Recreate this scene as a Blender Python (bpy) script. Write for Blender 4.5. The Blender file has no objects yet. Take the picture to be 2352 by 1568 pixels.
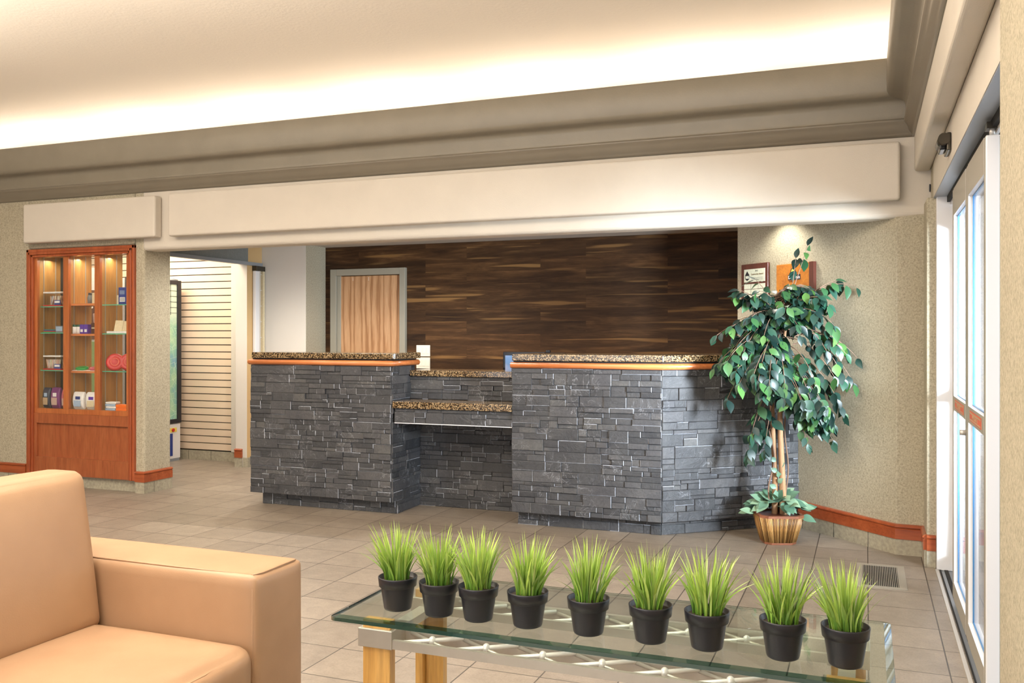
import bpy, bmesh, math, random
from mathutils import Vector, Matrix
C = bpy.context.scene
COL = C.collection
R = math.radians

# ------------------------------------------------------------------ camera
cd = bpy.data.cameras.new('camera'); cam = bpy.data.objects.new('camera', cd); COL.objects.link(cam)
cd.sensor_width = 36; cd.lens = 2085 * 36 / 2352
cd.shift_y = -14 / 2352
cd.clip_start = .02
cam.location = (0, 0, 1.36); cam.rotation_euler = (R(90), 0, math.atan(814 / 2085))
C.camera = cam

# ------------------------------------------------------------------ world and exposure
w = bpy.data.worlds.new('world'); C.world = w; w.use_nodes = True
bg = w.node_tree.nodes['Background']; bg.inputs[0].default_value = (.86, .93, 1, 1); bg.inputs[1].default_value = 1.1
vs = C.view_settings
vs.view_transform = 'Standard'; vs.look = 'None'; vs.gamma = 1; vs.use_curve_mapping = False
vs.exposure = 0.12

# ------------------------------------------------------------------ lights
def area(name, loc, rot, sx, sy, power, col=(1, 1, 1), spread=180):
    l = bpy.data.lights.new(name, 'AREA'); l.shape = 'RECTANGLE'; l.size = sx; l.size_y = sy
    l.energy = power; l.color = col; l.spread = R(spread)
    o = bpy.data.objects.new(name, l); COL.objects.link(o); o.location = loc; o.rotation_euler = rot
    return o
WARM = (1, .80, .58); SOFT = (1, .945, .87); DAY = (.82, .91, 1)
# daylight through the entrance doors
area('daylight_entrance', (1.9, 3.75, 1.42), (R(0), R(86), R(-44)), .85, .75, 82, DAY, 50)
area('daylight_sky', (2.3, 4.6, 1.9), (0, R(90), 0), 2.0, 2.6, 40, DAY)
# daylight fill added behind the camera, for unseen lounge windows
area('lounge_fill_light', (-3.2, -2.6, 1.45), (R(90), 0, 0), 6.4, 2.5, 125, (.97, .97, 1))
# fill lights added under the lobby ceiling, no fixtures built
for x, y in ((-1.6, 1.0), (-4.2, 1.0), (-6.8, 1.0), (-2.6, 2.9), (-5.6, 2.9)):
    area('ceiling_fill_light', (x, y, 3.4), (0, 0, 0), 1.0, 1.0, 27, SOFT)
# uplights added to brighten the ceiling, in place of unmodelled pendants
for x, y in ((-1.2, 2.0), (-3.6, 2.4), (-6.2, 2.6), (-2.4, .2)):
    area('ceiling_fill_uplight', (x, y, 2.55), (R(180), 0, 0), 1.2, 1.2, 122, (1, .94, .86))
# fluorescent strips lying in the cove
for i in range(8):
    area('cove_strip_light', (-9.0 + i * 1.3, 6.95, 2.93), (R(180), 0, 0), .95, .24, 8.5, (1, .97, .93))
for i in range(4):
    area('cove_strip_light', (.42, 4.9 - i * 1.25, 2.93), (R(180), 0, 0), .06, 1.0, 5, (1, .90, .76))
# downlights over the staff side of the desk
def downlight(x, y, z, e, ang, col=SOFT):
    l = bpy.data.lights.new('downlight', 'SPOT'); l.energy = e; l.spot_size = R(ang); l.spot_blend = .6; l.shadow_soft_size = .035; l.color = col
    o = bpy.data.objects.new('downlight', l); COL.objects.link(o); o.location = (x, y, z)
for x, y, e in ((-4.8, 6.68, 85), (-3.4, 6.72, 75), (-2.0, 6.68, 75)): downlight(x, y, 2.28, e, 165)
downlight(-.66, 6.70, 2.29, 26, 125, (1, .95, .82))
# hallway lights
area('hall_light', (-7.0, 7.2, 2.5), (0, 0, 0), 1.6, .5, 58, (1, .86, .68))
area('hall_light', (-8.4, 7.2, 2.5), (0, 0, 0), .8, .5, 10, (1, .86, .68))
area('case_fill_light', (-6.52, 6.25, 2.05), (0, 0, 0), 1.0, .03, 5, (1, .90, .74))  # added light that brightens the case interior

# ------------------------------------------------------------------ materials
def M_(name):
    m = bpy.data.materials.new(name); m.use_nodes = True
    nt = m.node_tree; b = nt.nodes['Principled BSDF']
    return m, nt, b
def ramp(nt, src, stops, interp='LINEAR'):
    r = nt.nodes.new('ShaderNodeValToRGB'); r.color_ramp.interpolation = interp
    el = r.color_ramp.elements
    el[0].position, el[0].color = stops[0][0], (*stops[0][1], 1)
    el[1].position, el[1].color = stops[-1][0], (*stops[-1][1], 1)
    for p, c in stops[1:-1]:
        e = el.new(p); e.color = (*c, 1)
    nt.links.new(src, r.inputs[0]); return r.outputs[0]
def coord(nt, scale=(1, 1, 1), rot=(0, 0, 0), loc=(0, 0, 0)):
    t = nt.nodes.new('ShaderNodeTexCoord'); mp = nt.nodes.new('ShaderNodeMapping')
    mp.inputs['Scale'].default_value = scale; mp.inputs['Rotation'].default_value = rot; mp.inputs['Location'].default_value = loc
    nt.links.new(t.outputs['Object'], mp.inputs[0]); return mp.outputs[0]
def noise(nt, vec, scale, detail=3, rough=.6, dist=0):
    n = nt.nodes.new('ShaderNodeTexNoise'); n.inputs['Scale'].default_value = scale; n.inputs['Detail'].default_value = detail
    n.inputs['Roughness'].default_value = rough; n.inputs['Distortion'].default_value = dist
    nt.links.new(vec, n.inputs['Vector']); return n.outputs['Fac']
def bump(nt, b, h, strength, dist=.002):
    n = nt.nodes.new('ShaderNodeBump'); n.inputs['Strength'].default_value = strength; n.inputs['Distance'].default_value = dist
    nt.links.new(h, n.inputs['Height']); nt.links.new(n.outputs[0], b.inputs['Normal'])
def mix(nt, fac, a, bb, mode='MIX'):
    n = nt.nodes.new('ShaderNodeMix'); n.data_type = 'RGBA'; n.blend_type = mode
    for s, v in ((0, fac), (6, a), (7, bb)):
        if isinstance(v, (int, float)): n.inputs[s].default_value = v
        elif isinstance(v, tuple): n.inputs[s].default_value = (*v, 1)
        else: nt.links.new(v, n.inputs[s])
    return n.outputs[2]
def plain(name, col, rough=.5, metal=0, var=.0, sc=20, bmp=0, bsc=200, spec=.5, coat=0):
    m, nt, b = M_(name)
    b.inputs['Base Color'].default_value = (*col, 1); b.inputs['Roughness'].default_value = rough
    b.inputs['Metallic'].default_value = metal; b.inputs['Specular IOR Level'].default_value = spec
    b.inputs['Coat Weight'].default_value = coat
    v = coord(nt)
    if var:
        lo = tuple(c * (1 - var) for c in col); hi = tuple(min(1, c * (1 + var)) for c in col)
        nt.links.new(ramp(nt, noise(nt, v, sc), [(.3, lo), (.7, hi)]), b.inputs['Base Color'])
    if bmp: bump(nt, b, noise(nt, v, bsc, 2), bmp)
    return m
def wood(name, dark, light, axis='Z', rough=.35, sc=9, coat=.15, stretch=.07):
    m, nt, b = M_(name)
    s = [1, 1, 1]; s['XYZ'.index(axis)] = stretch
    v = coord(nt, tuple(s))
    n1 = noise(nt, v, sc, 5, .6, 1.2); n2 = noise(nt, v, sc * 7, 3, .7)
    a = ramp(nt, n1, [(.3, dark), (.7, light)])
    g = ramp(nt, n2, [(.35, (.72, .70, .68)), (.6, (1, 1, 1))])
    nt.links.new(mix(nt, .8, a, g, 'MULTIPLY'), b.inputs['Base Color'])
    b.inputs['Roughness'].default_value = rough; b.inputs['Coat Weight'].default_value = coat; b.inputs['Coat Roughness'].default_value = .15
    return m
def glass_thin(name, tint, gloss=(1, 1, 1), ior=1.5):
    m = bpy.data.materials.new(name); m.use_nodes = True; nt = m.node_tree; nt.nodes.clear()
    o = nt.nodes.new('ShaderNodeOutputMaterial'); t = nt.nodes.new('ShaderNodeBsdfTransparent'); g = nt.nodes.new('ShaderNodeBsdfGlossy')
    f = nt.nodes.new('ShaderNodeFresnel'); x = nt.nodes.new('ShaderNodeMixShader')
    t.inputs[0].default_value = (*tint, 1); g.inputs[0].default_value = (*gloss, 1); g.inputs['Roughness'].default_value = .01
    g_ = nt.nodes.new('ShaderNodeNewGeometry'); mr = nt.nodes.new('ShaderNodeMapRange')
    mr.inputs[3].default_value = ior; mr.inputs[4].default_value = 1 / ior
    nt.links.new(g_.outputs['Backfacing'], mr.inputs[0]); nt.links.new(mr.outputs[0], f.inputs[0])
    nt.links.new(f.outputs[0], x.inputs[0]); nt.links.new(t.outputs[0], x.inputs[1]); nt.links.new(g.outputs[0], x.inputs[2]); nt.links.new(x.outputs[0], o.inputs[0])
    return m

def wallpaper():
    m, nt, b = M_('wallpaper')
    v = coord(nt)
    n = noise(nt, v, 95, 4, .75); n2 = noise(nt, v, 3.0, 2)
    c = ramp(nt, n, [(.36, (.29, .26, .185)), (.5, (.42, .375, .275)), (.68, (.52, .47, .355))])
    d = ramp(nt, n2, [(.3, (.94, .94, .94)), (.7, (1, 1, 1))])
    nt.links.new(mix(nt, 1.0, c, d, 'MULTIPLY'), b.inputs['Base Color']); b.inputs['Roughness'].default_value = .75
    bump(nt, b, n, .25, .002); return m
def floor_tile():
    m, nt, b = M_('floor_tile')
    v = coord(nt, loc=(-.008, -4.931, 0))
    br = nt.nodes.new('ShaderNodeTexBrick'); br.offset = 0; br.squash = 1
    br.inputs['Scale'].default_value = 1; br.inputs['Brick Width'].default_value = .305; br.inputs['Row Height'].default_value = .305
    br.inputs['Mortar Size'].default_value = .0032; br.inputs['Mortar Smooth'].default_value = .25; br.inputs['Bias'].default_value = 0
    br.inputs['Color1'].default_value = (.255, .212, .168, 1); br.inputs['Color2'].default_value = (.315, .265, .212, 1); br.inputs['Mortar'].default_value = (.07, .055, .042, 1)
    nt.links.new(v, br.inputs['Vector'])
    n1 = noise(nt, v, 9, 6, .7, .6); n2 = noise(nt, v, 110, 3, .7); n3 = noise(nt, coord(nt, (1, 4, 1)), 14, 4, .6, 1)
    c = mix(nt, 1.0, br.outputs['Color'], ramp(nt, n1, [(.3, (.80, .79, .78)), (.7, (1.08, 1.07, 1.06))]), 'MULTIPLY')
    c = mix(nt, 1.0, c, ramp(nt, n2, [(.3, (.80, .80, .80)), (.55, (1, 1, 1))]), 'MULTIPLY')
    c = mix(nt, .5, c, ramp(nt, n3, [(.3, (.85, .85, .85)), (.6, (1, 1, 1))]), 'MULTIPLY')
    nt.links.new(c, b.inputs['Base Color'])
    b.inputs['Roughness'].default_value = .42; b.inputs['Specular IOR Level'].default_value = .4
    mm = nt.nodes.new('ShaderNodeMath'); mm.operation = 'MULTIPLY_ADD'; mm.inputs[1].default_value = -1.0
    nt.links.new(br.outputs['Fac'], mm.inputs[0]); 
    m2 = nt.nodes.new('ShaderNodeMath'); m2.operation = 'MULTIPLY'; m2.inputs[1].default_value = .25; nt.links.new(n2, m2.inputs[0]); nt.links.new(m2.outputs[0], mm.inputs[2])
    bump(nt, b, mm.outputs[0], .35, .003); return m
def walnut():
    m, nt, b = M_('walnut_planks')
    v = coord(nt)
    sx = nt.nodes.new('ShaderNodeSeparateXYZ'); nt.links.new(v, sx.inputs[0]); cb = nt.nodes.new('ShaderNodeCombineXYZ')
    nt.links.new(sx.outputs[0], cb.inputs[0]); nt.links.new(sx.outputs[2], cb.inputs[1])
    br = nt.nodes.new('ShaderNodeTexBrick'); br.offset = .37; br.inputs['Scale'].default_value = 1
    br.inputs['Brick Width'].default_value = 1.25; br.inputs['Row Height'].default_value = .125; br.inputs['Mortar Size'].default_value = .0006
    br.inputs['Color1'].default_value = (0, 0, 0, 1); br.inputs['Color2'].default_value = (1, 1, 1, 1); br.inputs['Mortar'].default_value = (0, 0, 0, 1)
    nt.links.new(cb.outputs[0], br.inputs['Vector'])
    # shift the grain per plank
    mp = nt.nodes.new('ShaderNodeVectorMath'); mp.operation = 'MULTIPLY_ADD'; nt.links.new(br.outputs['Color'], mp.inputs[0]); mp.inputs[1].default_value = (7, 3, 5)
    sc = nt.nodes.new('ShaderNodeVectorMath'); sc.operation = 'MULTIPLY'; nt.links.new(v, sc.inputs[0]); sc.inputs[1].default_value = (.10, 1, 1); nt.links.new(sc.outputs[0], mp.inputs[2])
    n1 = noise(nt, mp.outputs[0], 11, 5, .6, 1.0); n2 = noise(nt, mp.outputs[0], 55, 4, .7, .5); mq = nt.nodes.new('ShaderNodeVectorMath'); mq.operation = 'MULTIPLY'; nt.links.new(mp.outputs[0], mq.inputs[0]); mq.inputs[1].default_value = (.5, 1, 1)
    n3 = noise(nt, mq.outputs[0], 22, 1, .4, .15)
    c = ramp(nt, n1, [(.3, (.026, .012, .005)), (.52, (.058, .028, .011)), (.72, (.11, .056, .022))])
    c = mix(nt, 1, c, ramp(nt, n2, [(.3, (.65, .62, .6)), (.6, (1.1, 1.08, 1.05))]), 'MULTIPLY')
    c = mix(nt, ramp(nt, n3, [(.63, (0, 0, 0)), (.70, (.65, .65, .65))]), c, (.24, .13, .045))
    c = mix(nt, 1, c, ramp(nt, br.outputs['Color'], [(0, (.72, .72, .75)), (1, (1.25, 1.2, 1.15))]), 'MULTIPLY')
    nt.links.new(c, b.inputs['Base Color']); b.inputs['Roughness'].default_value = .6; b.inputs['Specular IOR Level'].default_value = .2
    return m
def granite():
    m, nt, b = M_('granite')
    v = coord(nt)
    vo = nt.nodes.new('ShaderNodeTexVoronoi'); vo.inputs['Scale'].default_value = 150; nt.links.new(v, vo.inputs['Vector'])
    n = noise(nt, v, 90, 4, .8)
    bw = nt.nodes.new('ShaderNodeSeparateColor'); nt.links.new(vo.outputs['Color'], bw.inputs[0])
    a = ramp(nt, bw.outputs[0], [(0, (.012, .009, .006)), (.28, (.035, .022, .012)), (.45, (.16, .095, .045)), (.7, (.36, .24, .12)), (1, (.50, .38, .23))])
    c = mix(nt, 1, a, ramp(nt, n, [(.35, (.35, .33, .3)), (.6, (1, 1, 1))]), 'MULTIPLY')
    nt.links.new(c, b.inputs['Base Color']); b.inputs['Roughness'].default_value = .12; b.inputs['Coat Weight'].default_value = .3
    return m
def slate(name, k=1.0, vein=True):
    m, nt, b = M_(name)
    v = coord(nt)
    g = nt.nodes.new('ShaderNodeNewGeometry'); r = g.outputs['Random Per Island']
    n1 = noise(nt, v, 6, 4, .6, .5); n2 = noise(nt, v, 60, 5, .75, .4)
    c = ramp(nt, r, [(0, (.047 * k, .049 * k, .054 * k)), (.5, (.068 * k, .070 * k, .076 * k)), (.85, (.088 * k, .088 * k, .094 * k)), (1, (.105 * k, .105 * k, .105 * k))])
    c = mix(nt, 1, c, ramp(nt, n1, [(.3, (.78, .78, .82)), (.7, (1.2, 1.18, 1.14))]), 'MULTIPLY')
    c = mix(nt, 1, c, ramp(nt, n2, [(.3, (.75, .75, .75)), (.65, (1.15, 1.15, 1.15))]), 'MULTIPLY')
    # thin pale mineral veins
    n3 = noise(nt, v, 7.5, 3, .6, 1.6)
    ve = ramp(nt, n3, [(.487, (0, 0, 0)), (.497, (.55, .55, .55)), (.503, (.55, .55, .55)), (.513, (0, 0, 0))])
    n4 = noise(nt, v, 4, 2); gate = ramp(nt, n4, [(.5, (0, 0, 0)), (.58, (.8, .8, .8))])
    f = mix(nt, 1, ve, gate, 'MULTIPLY')
    c = mix(nt, f, c, (.34, .35, .38))
    nt.links.new(c, b.inputs['Base Color']); b.inputs['Roughness'].default_value = .5; b.inputs['Specular IOR Level'].default_value = .5
    mm = nt.nodes.new('ShaderNodeMath'); mm.operation = 'MULTIPLY_ADD'; mm.inputs[1].default_value = 2.2
    nt.links.new(n3, mm.inputs[0]); nt.links.new(n2, mm.inputs[2])
    bump(nt, b, mm.outputs[0], .55, .006); return m
def leafmat(name, stops, rough=.35, attr=True):
    m, nt, b = M_(name)
    g = nt.nodes.new('ShaderNodeNewGeometry')
    nt.links.new(ramp(nt, g.outputs['Random Per Island'], stops), b.inputs['Base Color'])
    b.inputs['Roughness'].default_value = rough; b.inputs['Transmission Weight'].default_value = 0
    b.inputs['Subsurface Weight'].default_value = 0
    return m
def grassmat():
    m, nt, b = M_('grass_blade')
    g = nt.nodes.new('ShaderNodeNewGeometry')
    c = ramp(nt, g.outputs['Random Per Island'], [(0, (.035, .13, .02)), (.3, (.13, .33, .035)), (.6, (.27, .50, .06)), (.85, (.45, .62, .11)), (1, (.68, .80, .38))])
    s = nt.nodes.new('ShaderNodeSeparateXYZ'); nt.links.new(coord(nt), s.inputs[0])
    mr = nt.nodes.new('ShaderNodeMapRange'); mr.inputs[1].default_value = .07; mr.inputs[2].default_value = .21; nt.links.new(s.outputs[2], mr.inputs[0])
    c2 = mix(nt, mr.outputs[0], mix(nt, .40, c, (.04, .16, .015)), mix(nt, .50, c, (.70, .86, .22)))  # shade between blades painted into the darker roots; tips pale yellow
    nt.links.new(c2, b.inputs['Base Color']); b.inputs['Roughness'].default_value = .28; b.inputs['Specular IOR Level'].default_value = .6
    return m
def floral():
    m, nt, b = M_('floral_panel')
    v = coord(nt)
    vo = nt.nodes.new('ShaderNodeTexVoronoi'); vo.inputs['Scale'].default_value = 16; nt.links.new(v, vo.inputs['Vector'])
    vd = nt.nodes.new('ShaderNodeTexVoronoi'); vd.feature = 'DISTANCE_TO_EDGE'; vd.inputs['Scale'].default_value = 16; nt.links.new(v, vd.inputs['Vector'])
    n = noise(nt, v, 3.5, 2)
    c = ramp(nt, n, [(.35, (.16, .34, .52)), (.5, (.27, .52, .40)), (.65, (.45, .66, .42))])
    c = mix(nt, ramp(nt, vd.outputs['Distance'], [(0, (.85, .85, .85)), (.035, (0, 0, 0))]), c, (.62, .80, .66))
    s = nt.nodes.new('ShaderNodeSeparateXYZ'); nt.links.new(coord(nt), s.inputs[0])
    mr = nt.nodes.new('ShaderNodeMapRange'); mr.inputs[1].default_value = 1.45; mr.inputs[2].default_value = 1.6; nt.links.new(s.outputs[2], mr.inputs[0])
    c = mix(nt, mr.outputs[0], c, (.66, .78, .64))
    nt.links.new(c, b.inputs['Base Color']); b.inputs['Roughness'].default_value = .15
    return m
def leather():
    m, nt, b = M_('tan_leather')
    v = coord(nt)
    n = noise(nt, v, 3.5, 3); n2 = noise(nt, v, 260, 3, .6)
    c = ramp(nt, n, [(.3, (.36, .222, .130)), (.7, (.41, .262, .158))])
    nt.links.new(c, b.inputs['Base Color']); b.inputs['Roughness'].default_value = .42; b.inputs['Specular IOR Level'].default_value = .45
    bump(nt, b, mix(nt, .6, noise(nt, v, 9, 4), n2), .12, .004); return m

MT = {}
MT['wall'] = wallpaper()
MT['panel'] = plain('textured_panel_paint', (.60, .55, .475), .7, bmp=.35, bsc=130, var=.03, sc=3)
MT['ceiling'] = plain('ceiling_paint', (.80, .715, .60), .85, bmp=1.0, bsc=38)
MT['taupe'] = plain('taupe_paint', (.235, .205, .155), .42, bmp=.35, bsc=80, var=.06, sc=4)
MT['taupe_g'] = plain('taupe_gloss_paint', (.20, .172, .130), .3, var=.04, sc=4)
MT['floor'] = floor_tile()
MT['basetile'] = plain('base_tile', (.36, .33, .25), .5, var=.2, sc=45)
MT['cherry'] = wood('cherry_trim', (.30, .060, .018), (.42, .105, .035), 'X', .3, 8, .3)
MT['cherryz'] = wood('cherry_upright', (.30, .060, .018), (.42, .105, .035), 'Z', .3, 8, .3)
MT['casez'] = wood('cherry_panel', (.30, .075, .026), (.40, .125, .045), 'Z', .35, 7, .2, .12)
MT['casef'] = wood('case_frame_wood', (.38, .105, .030), (.50, .165, .050), 'Z', .35, 8, .2)
MT['caseins'] = wood('case_lining', (.36, .165, .04), (.48, .25, .07), 'Z', .5, 7, 0, .08)
MT['round'] = wood('orange_wood_rail', (.62, .19, .06), (.74, .27, .09), 'X', .3, 9, .3)
def oak():
    m, nt, b = M_('oak_door')
    v = coord(nt, (1, 1, .10), loc=(.13, 0, 0))
    wv = nt.nodes.new('ShaderNodeTexWave'); wv.wave_type = 'RINGS'; wv.rings_direction = 'Z'; wv.inputs['Scale'].default_value = 9
    wv.inputs['Distortion'].default_value = 5.5; wv.inputs['Detail'].default_value = 3; wv.inputs['Detail Scale'].default_value = 1.6
    nt.links.new(v, wv.inputs['Vector'])
    c = ramp(nt, wv.outputs['Fac'], [(.0, (.36, .175, .075)), (.35, (.50, .27, .13)), (1, (.57, .33, .17))])
    c = mix(nt, .7, c, ramp(nt, noise(nt, coord(nt, (1, 1, .04)), 120, 3, .7), [(.35, (.72, .68, .64)), (.6, (1, 1, 1))]), 'MULTIPLY')
    nt.links.new(c, b.inputs['Base Color']); b.inputs['Roughness'].default_value = .45; return m
MT['oak'] = oak()
MT['maple'] = wood('maple_leg', (.62, .34, .09), (.72, .44, .15), 'Z', .35, 12, .3, .06)
MT['amberwood'] = wood('amber_plaque', (.42, .13, .02), (.62, .24, .03), 'X', .3, 10, .5)
MT['mahog'] = wood('mahogany', (.085, .022, .014), (.13, .036, .022), 'Z', .35, 12, .3)
MT['walnut'] = walnut()
MT['granite'] = granite()
MT['slate'] = slate('slate', .82); MT['slate_e'] = plain('slate_edge_highlight', (.36, .38, .43), .6, var=.35, sc=45)  # pale edge faces paint in the light caught by block edges
MT['grout'] = plain('slate_joint', (.02, .02, .022), .9)
MT['leather'] = leather()
MT['seam'] = plain('leather_seam', (.36, .20, .10), .6)
MT['glass'] = glass_thin('table_glass', (.93, .975, .95)); MT['glass_e'] = plain('glass_edge', (.012, .052, .042), .08, coat=1, spec=.8)
MT['bevel'] = glass_thin('glass_bevel', (.80, .89, .85), (.35, .37, .36)); MT['bevel_f'] = glass_thin('glass_front_bevel', (.16, .30, .26))
MT['pane'] = glass_thin('pane', (.98, .99, .99)); MT['blue'] = plain('blue_gasket', (.06, .20, .42), .3)
MT['green_e'] = plain('shelf_glass_edge', (.10, .45, .28), .15)
MT['silver'] = plain('silver_paint', (.50, .47, .42), .38, .55, var=.04)
MT['white_m'] = plain('white_rod', (.80, .79, .77), .3, .2)
MT['alu'] = plain('aluminium', (.55, .53, .50), .38, .35)
MT['alu_w'] = plain('white_aluminium', (.78, .78, .80), .35, .1)
MT['alu_g'] = plain('bluegrey_aluminium', (.30, .33, .37), .4, .3)
MT['leaf_face'] = plain('door_leaf_face', (.36, .335, .28), .4, .2); MT['rail_g'] = plain('olive_door_rail', (.26, .24, .19), .45, .2)
MT['black'] = plain('black_plastic', (.013, .014, .021), .38, spec=.5, bmp=.1, bsc=300)
MT['blackg'] = plain('black_gloss', (.010, .010, .012), .15)
MT['bronze'] = plain('bronze', (.075, .065, .05), .25, .6)
MT['grass'] = grassmat()
MT['leaf'] = leafmat('ficus_leaf', [(0, (.005, .018, .016)), (.35, (.008, .034, .026)), (.65, (.015, .062, .038)), (.86, (.035, .11, .030)), (1, (.08, .19, .045))], .42)
MT['ivy'] = leafmat('ivy_leaf', [(0, (.06, .14, .09)), (.5, (.12, .24, .165)), (1, (.26, .39, .25))], .45)
MT['bark'] = wood('bark', (.30, .15, .07), (.50, .30, .16), 'Z', .7, 22, 0, .1)
MT['vine'] = plain('vine_bark', (.20, .12, .08), .7)
MT['bamboo'] = leafmat('bamboo', [(0, (.10, .045, .012)), (.5, (.34, .17, .05)), (1, (.58, .34, .12))], .35)
MT['basket'] = plain('basket_rim', (.23, .08, .04), .45, var=.2)
MT['soil'] = plain('soil', (.03, .022, .015), .9)
MT['slat'] = plain('slatwall_laminate', (.72, .58, .44), .55)
MT['groove'] = plain('slatwall_groove', (.04, .03, .02), .8)
MT['doorframe'] = plain('door_frame_paint', (.30, .275, .215), .45)
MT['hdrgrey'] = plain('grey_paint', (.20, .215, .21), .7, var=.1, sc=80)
MT['stub'] = plain('pale_paint', (.60, .565, .51), .75, bmp=.3, bsc=140)
MT['orange_lit'] = plain('orange_lit_paint', (.62, .42, .20), .7, bmp=.3, bsc=140)  # orange light on the pillar side, put into the paint colour
MT['plate'] = plain('ivory_plastic', (.82, .78, .66), .35)
MT['floral'] = floral()
MT['ventm'] = plain('vent_metal', (.36, .33, .27), .4, .3); MT['dark'] = plain('dark_void', (.012, .011, .010), .8)
MT['concrete'] = plain('outside_concrete', (.55, .55, .57), .8, var=.1, sc=12)
MT['stucco'] = plain('outside_stucco', (.50, .50, .52), .85, var=.15, sc=60, bmp=.5)
for n, c in dict(red=(.55, .02, .02), white=(.82, .80, .78), paper=(.62, .66, .54), navy=(.02, .045, .24), purple=(.10, .03, .36), plum=(.17, .03, .16), green=(.03, .35, .07),
                 dgreen=(.01, .09, .05), pink=(.55, .12, .16), cream=(.68, .58, .38), tan=(.45, .33, .20), orange=(.85, .16, .01), grey=(.18, .19, .2), lblue=(.35, .47, .62),
                 skin=(.52, .36, .30), yellow=(.78, .62, .10), sred=(.62, .10, .04), amber=(.16, .09, .03), teal=(.03, .2, .2), moss=(.22, .33, .13), darkbag=(.02, .03, .06)).items():
    MT[n] = plain(n + '_print', c, .4, var=.08, sc=60)
MT['candy'] = leafmat('wrapped_sticks', [(0, (.75, .72, .68)), (.4, (.75, .40, .33)), (.7, (.72, .68, .45)), (1, (.35, .42, .55))], .4)
MT['screen'], _nt, _b = M_('monitor_screen'); _b.inputs['Base Color'].default_value = (.05, .1, .2, 1)
_c = ramp(_nt, noise(_nt, coord(_nt), 9, 1), [(.35, (.25, .45, .75)), (.65, (.75, .70, .85))]); _nt.links.new(_c, _b.inputs['Emission Color']); _b.inputs['Emission Strength'].default_value = .4
MT['clear'] = glass_thin('clear_plastic', (.97, .97, .97))

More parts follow.
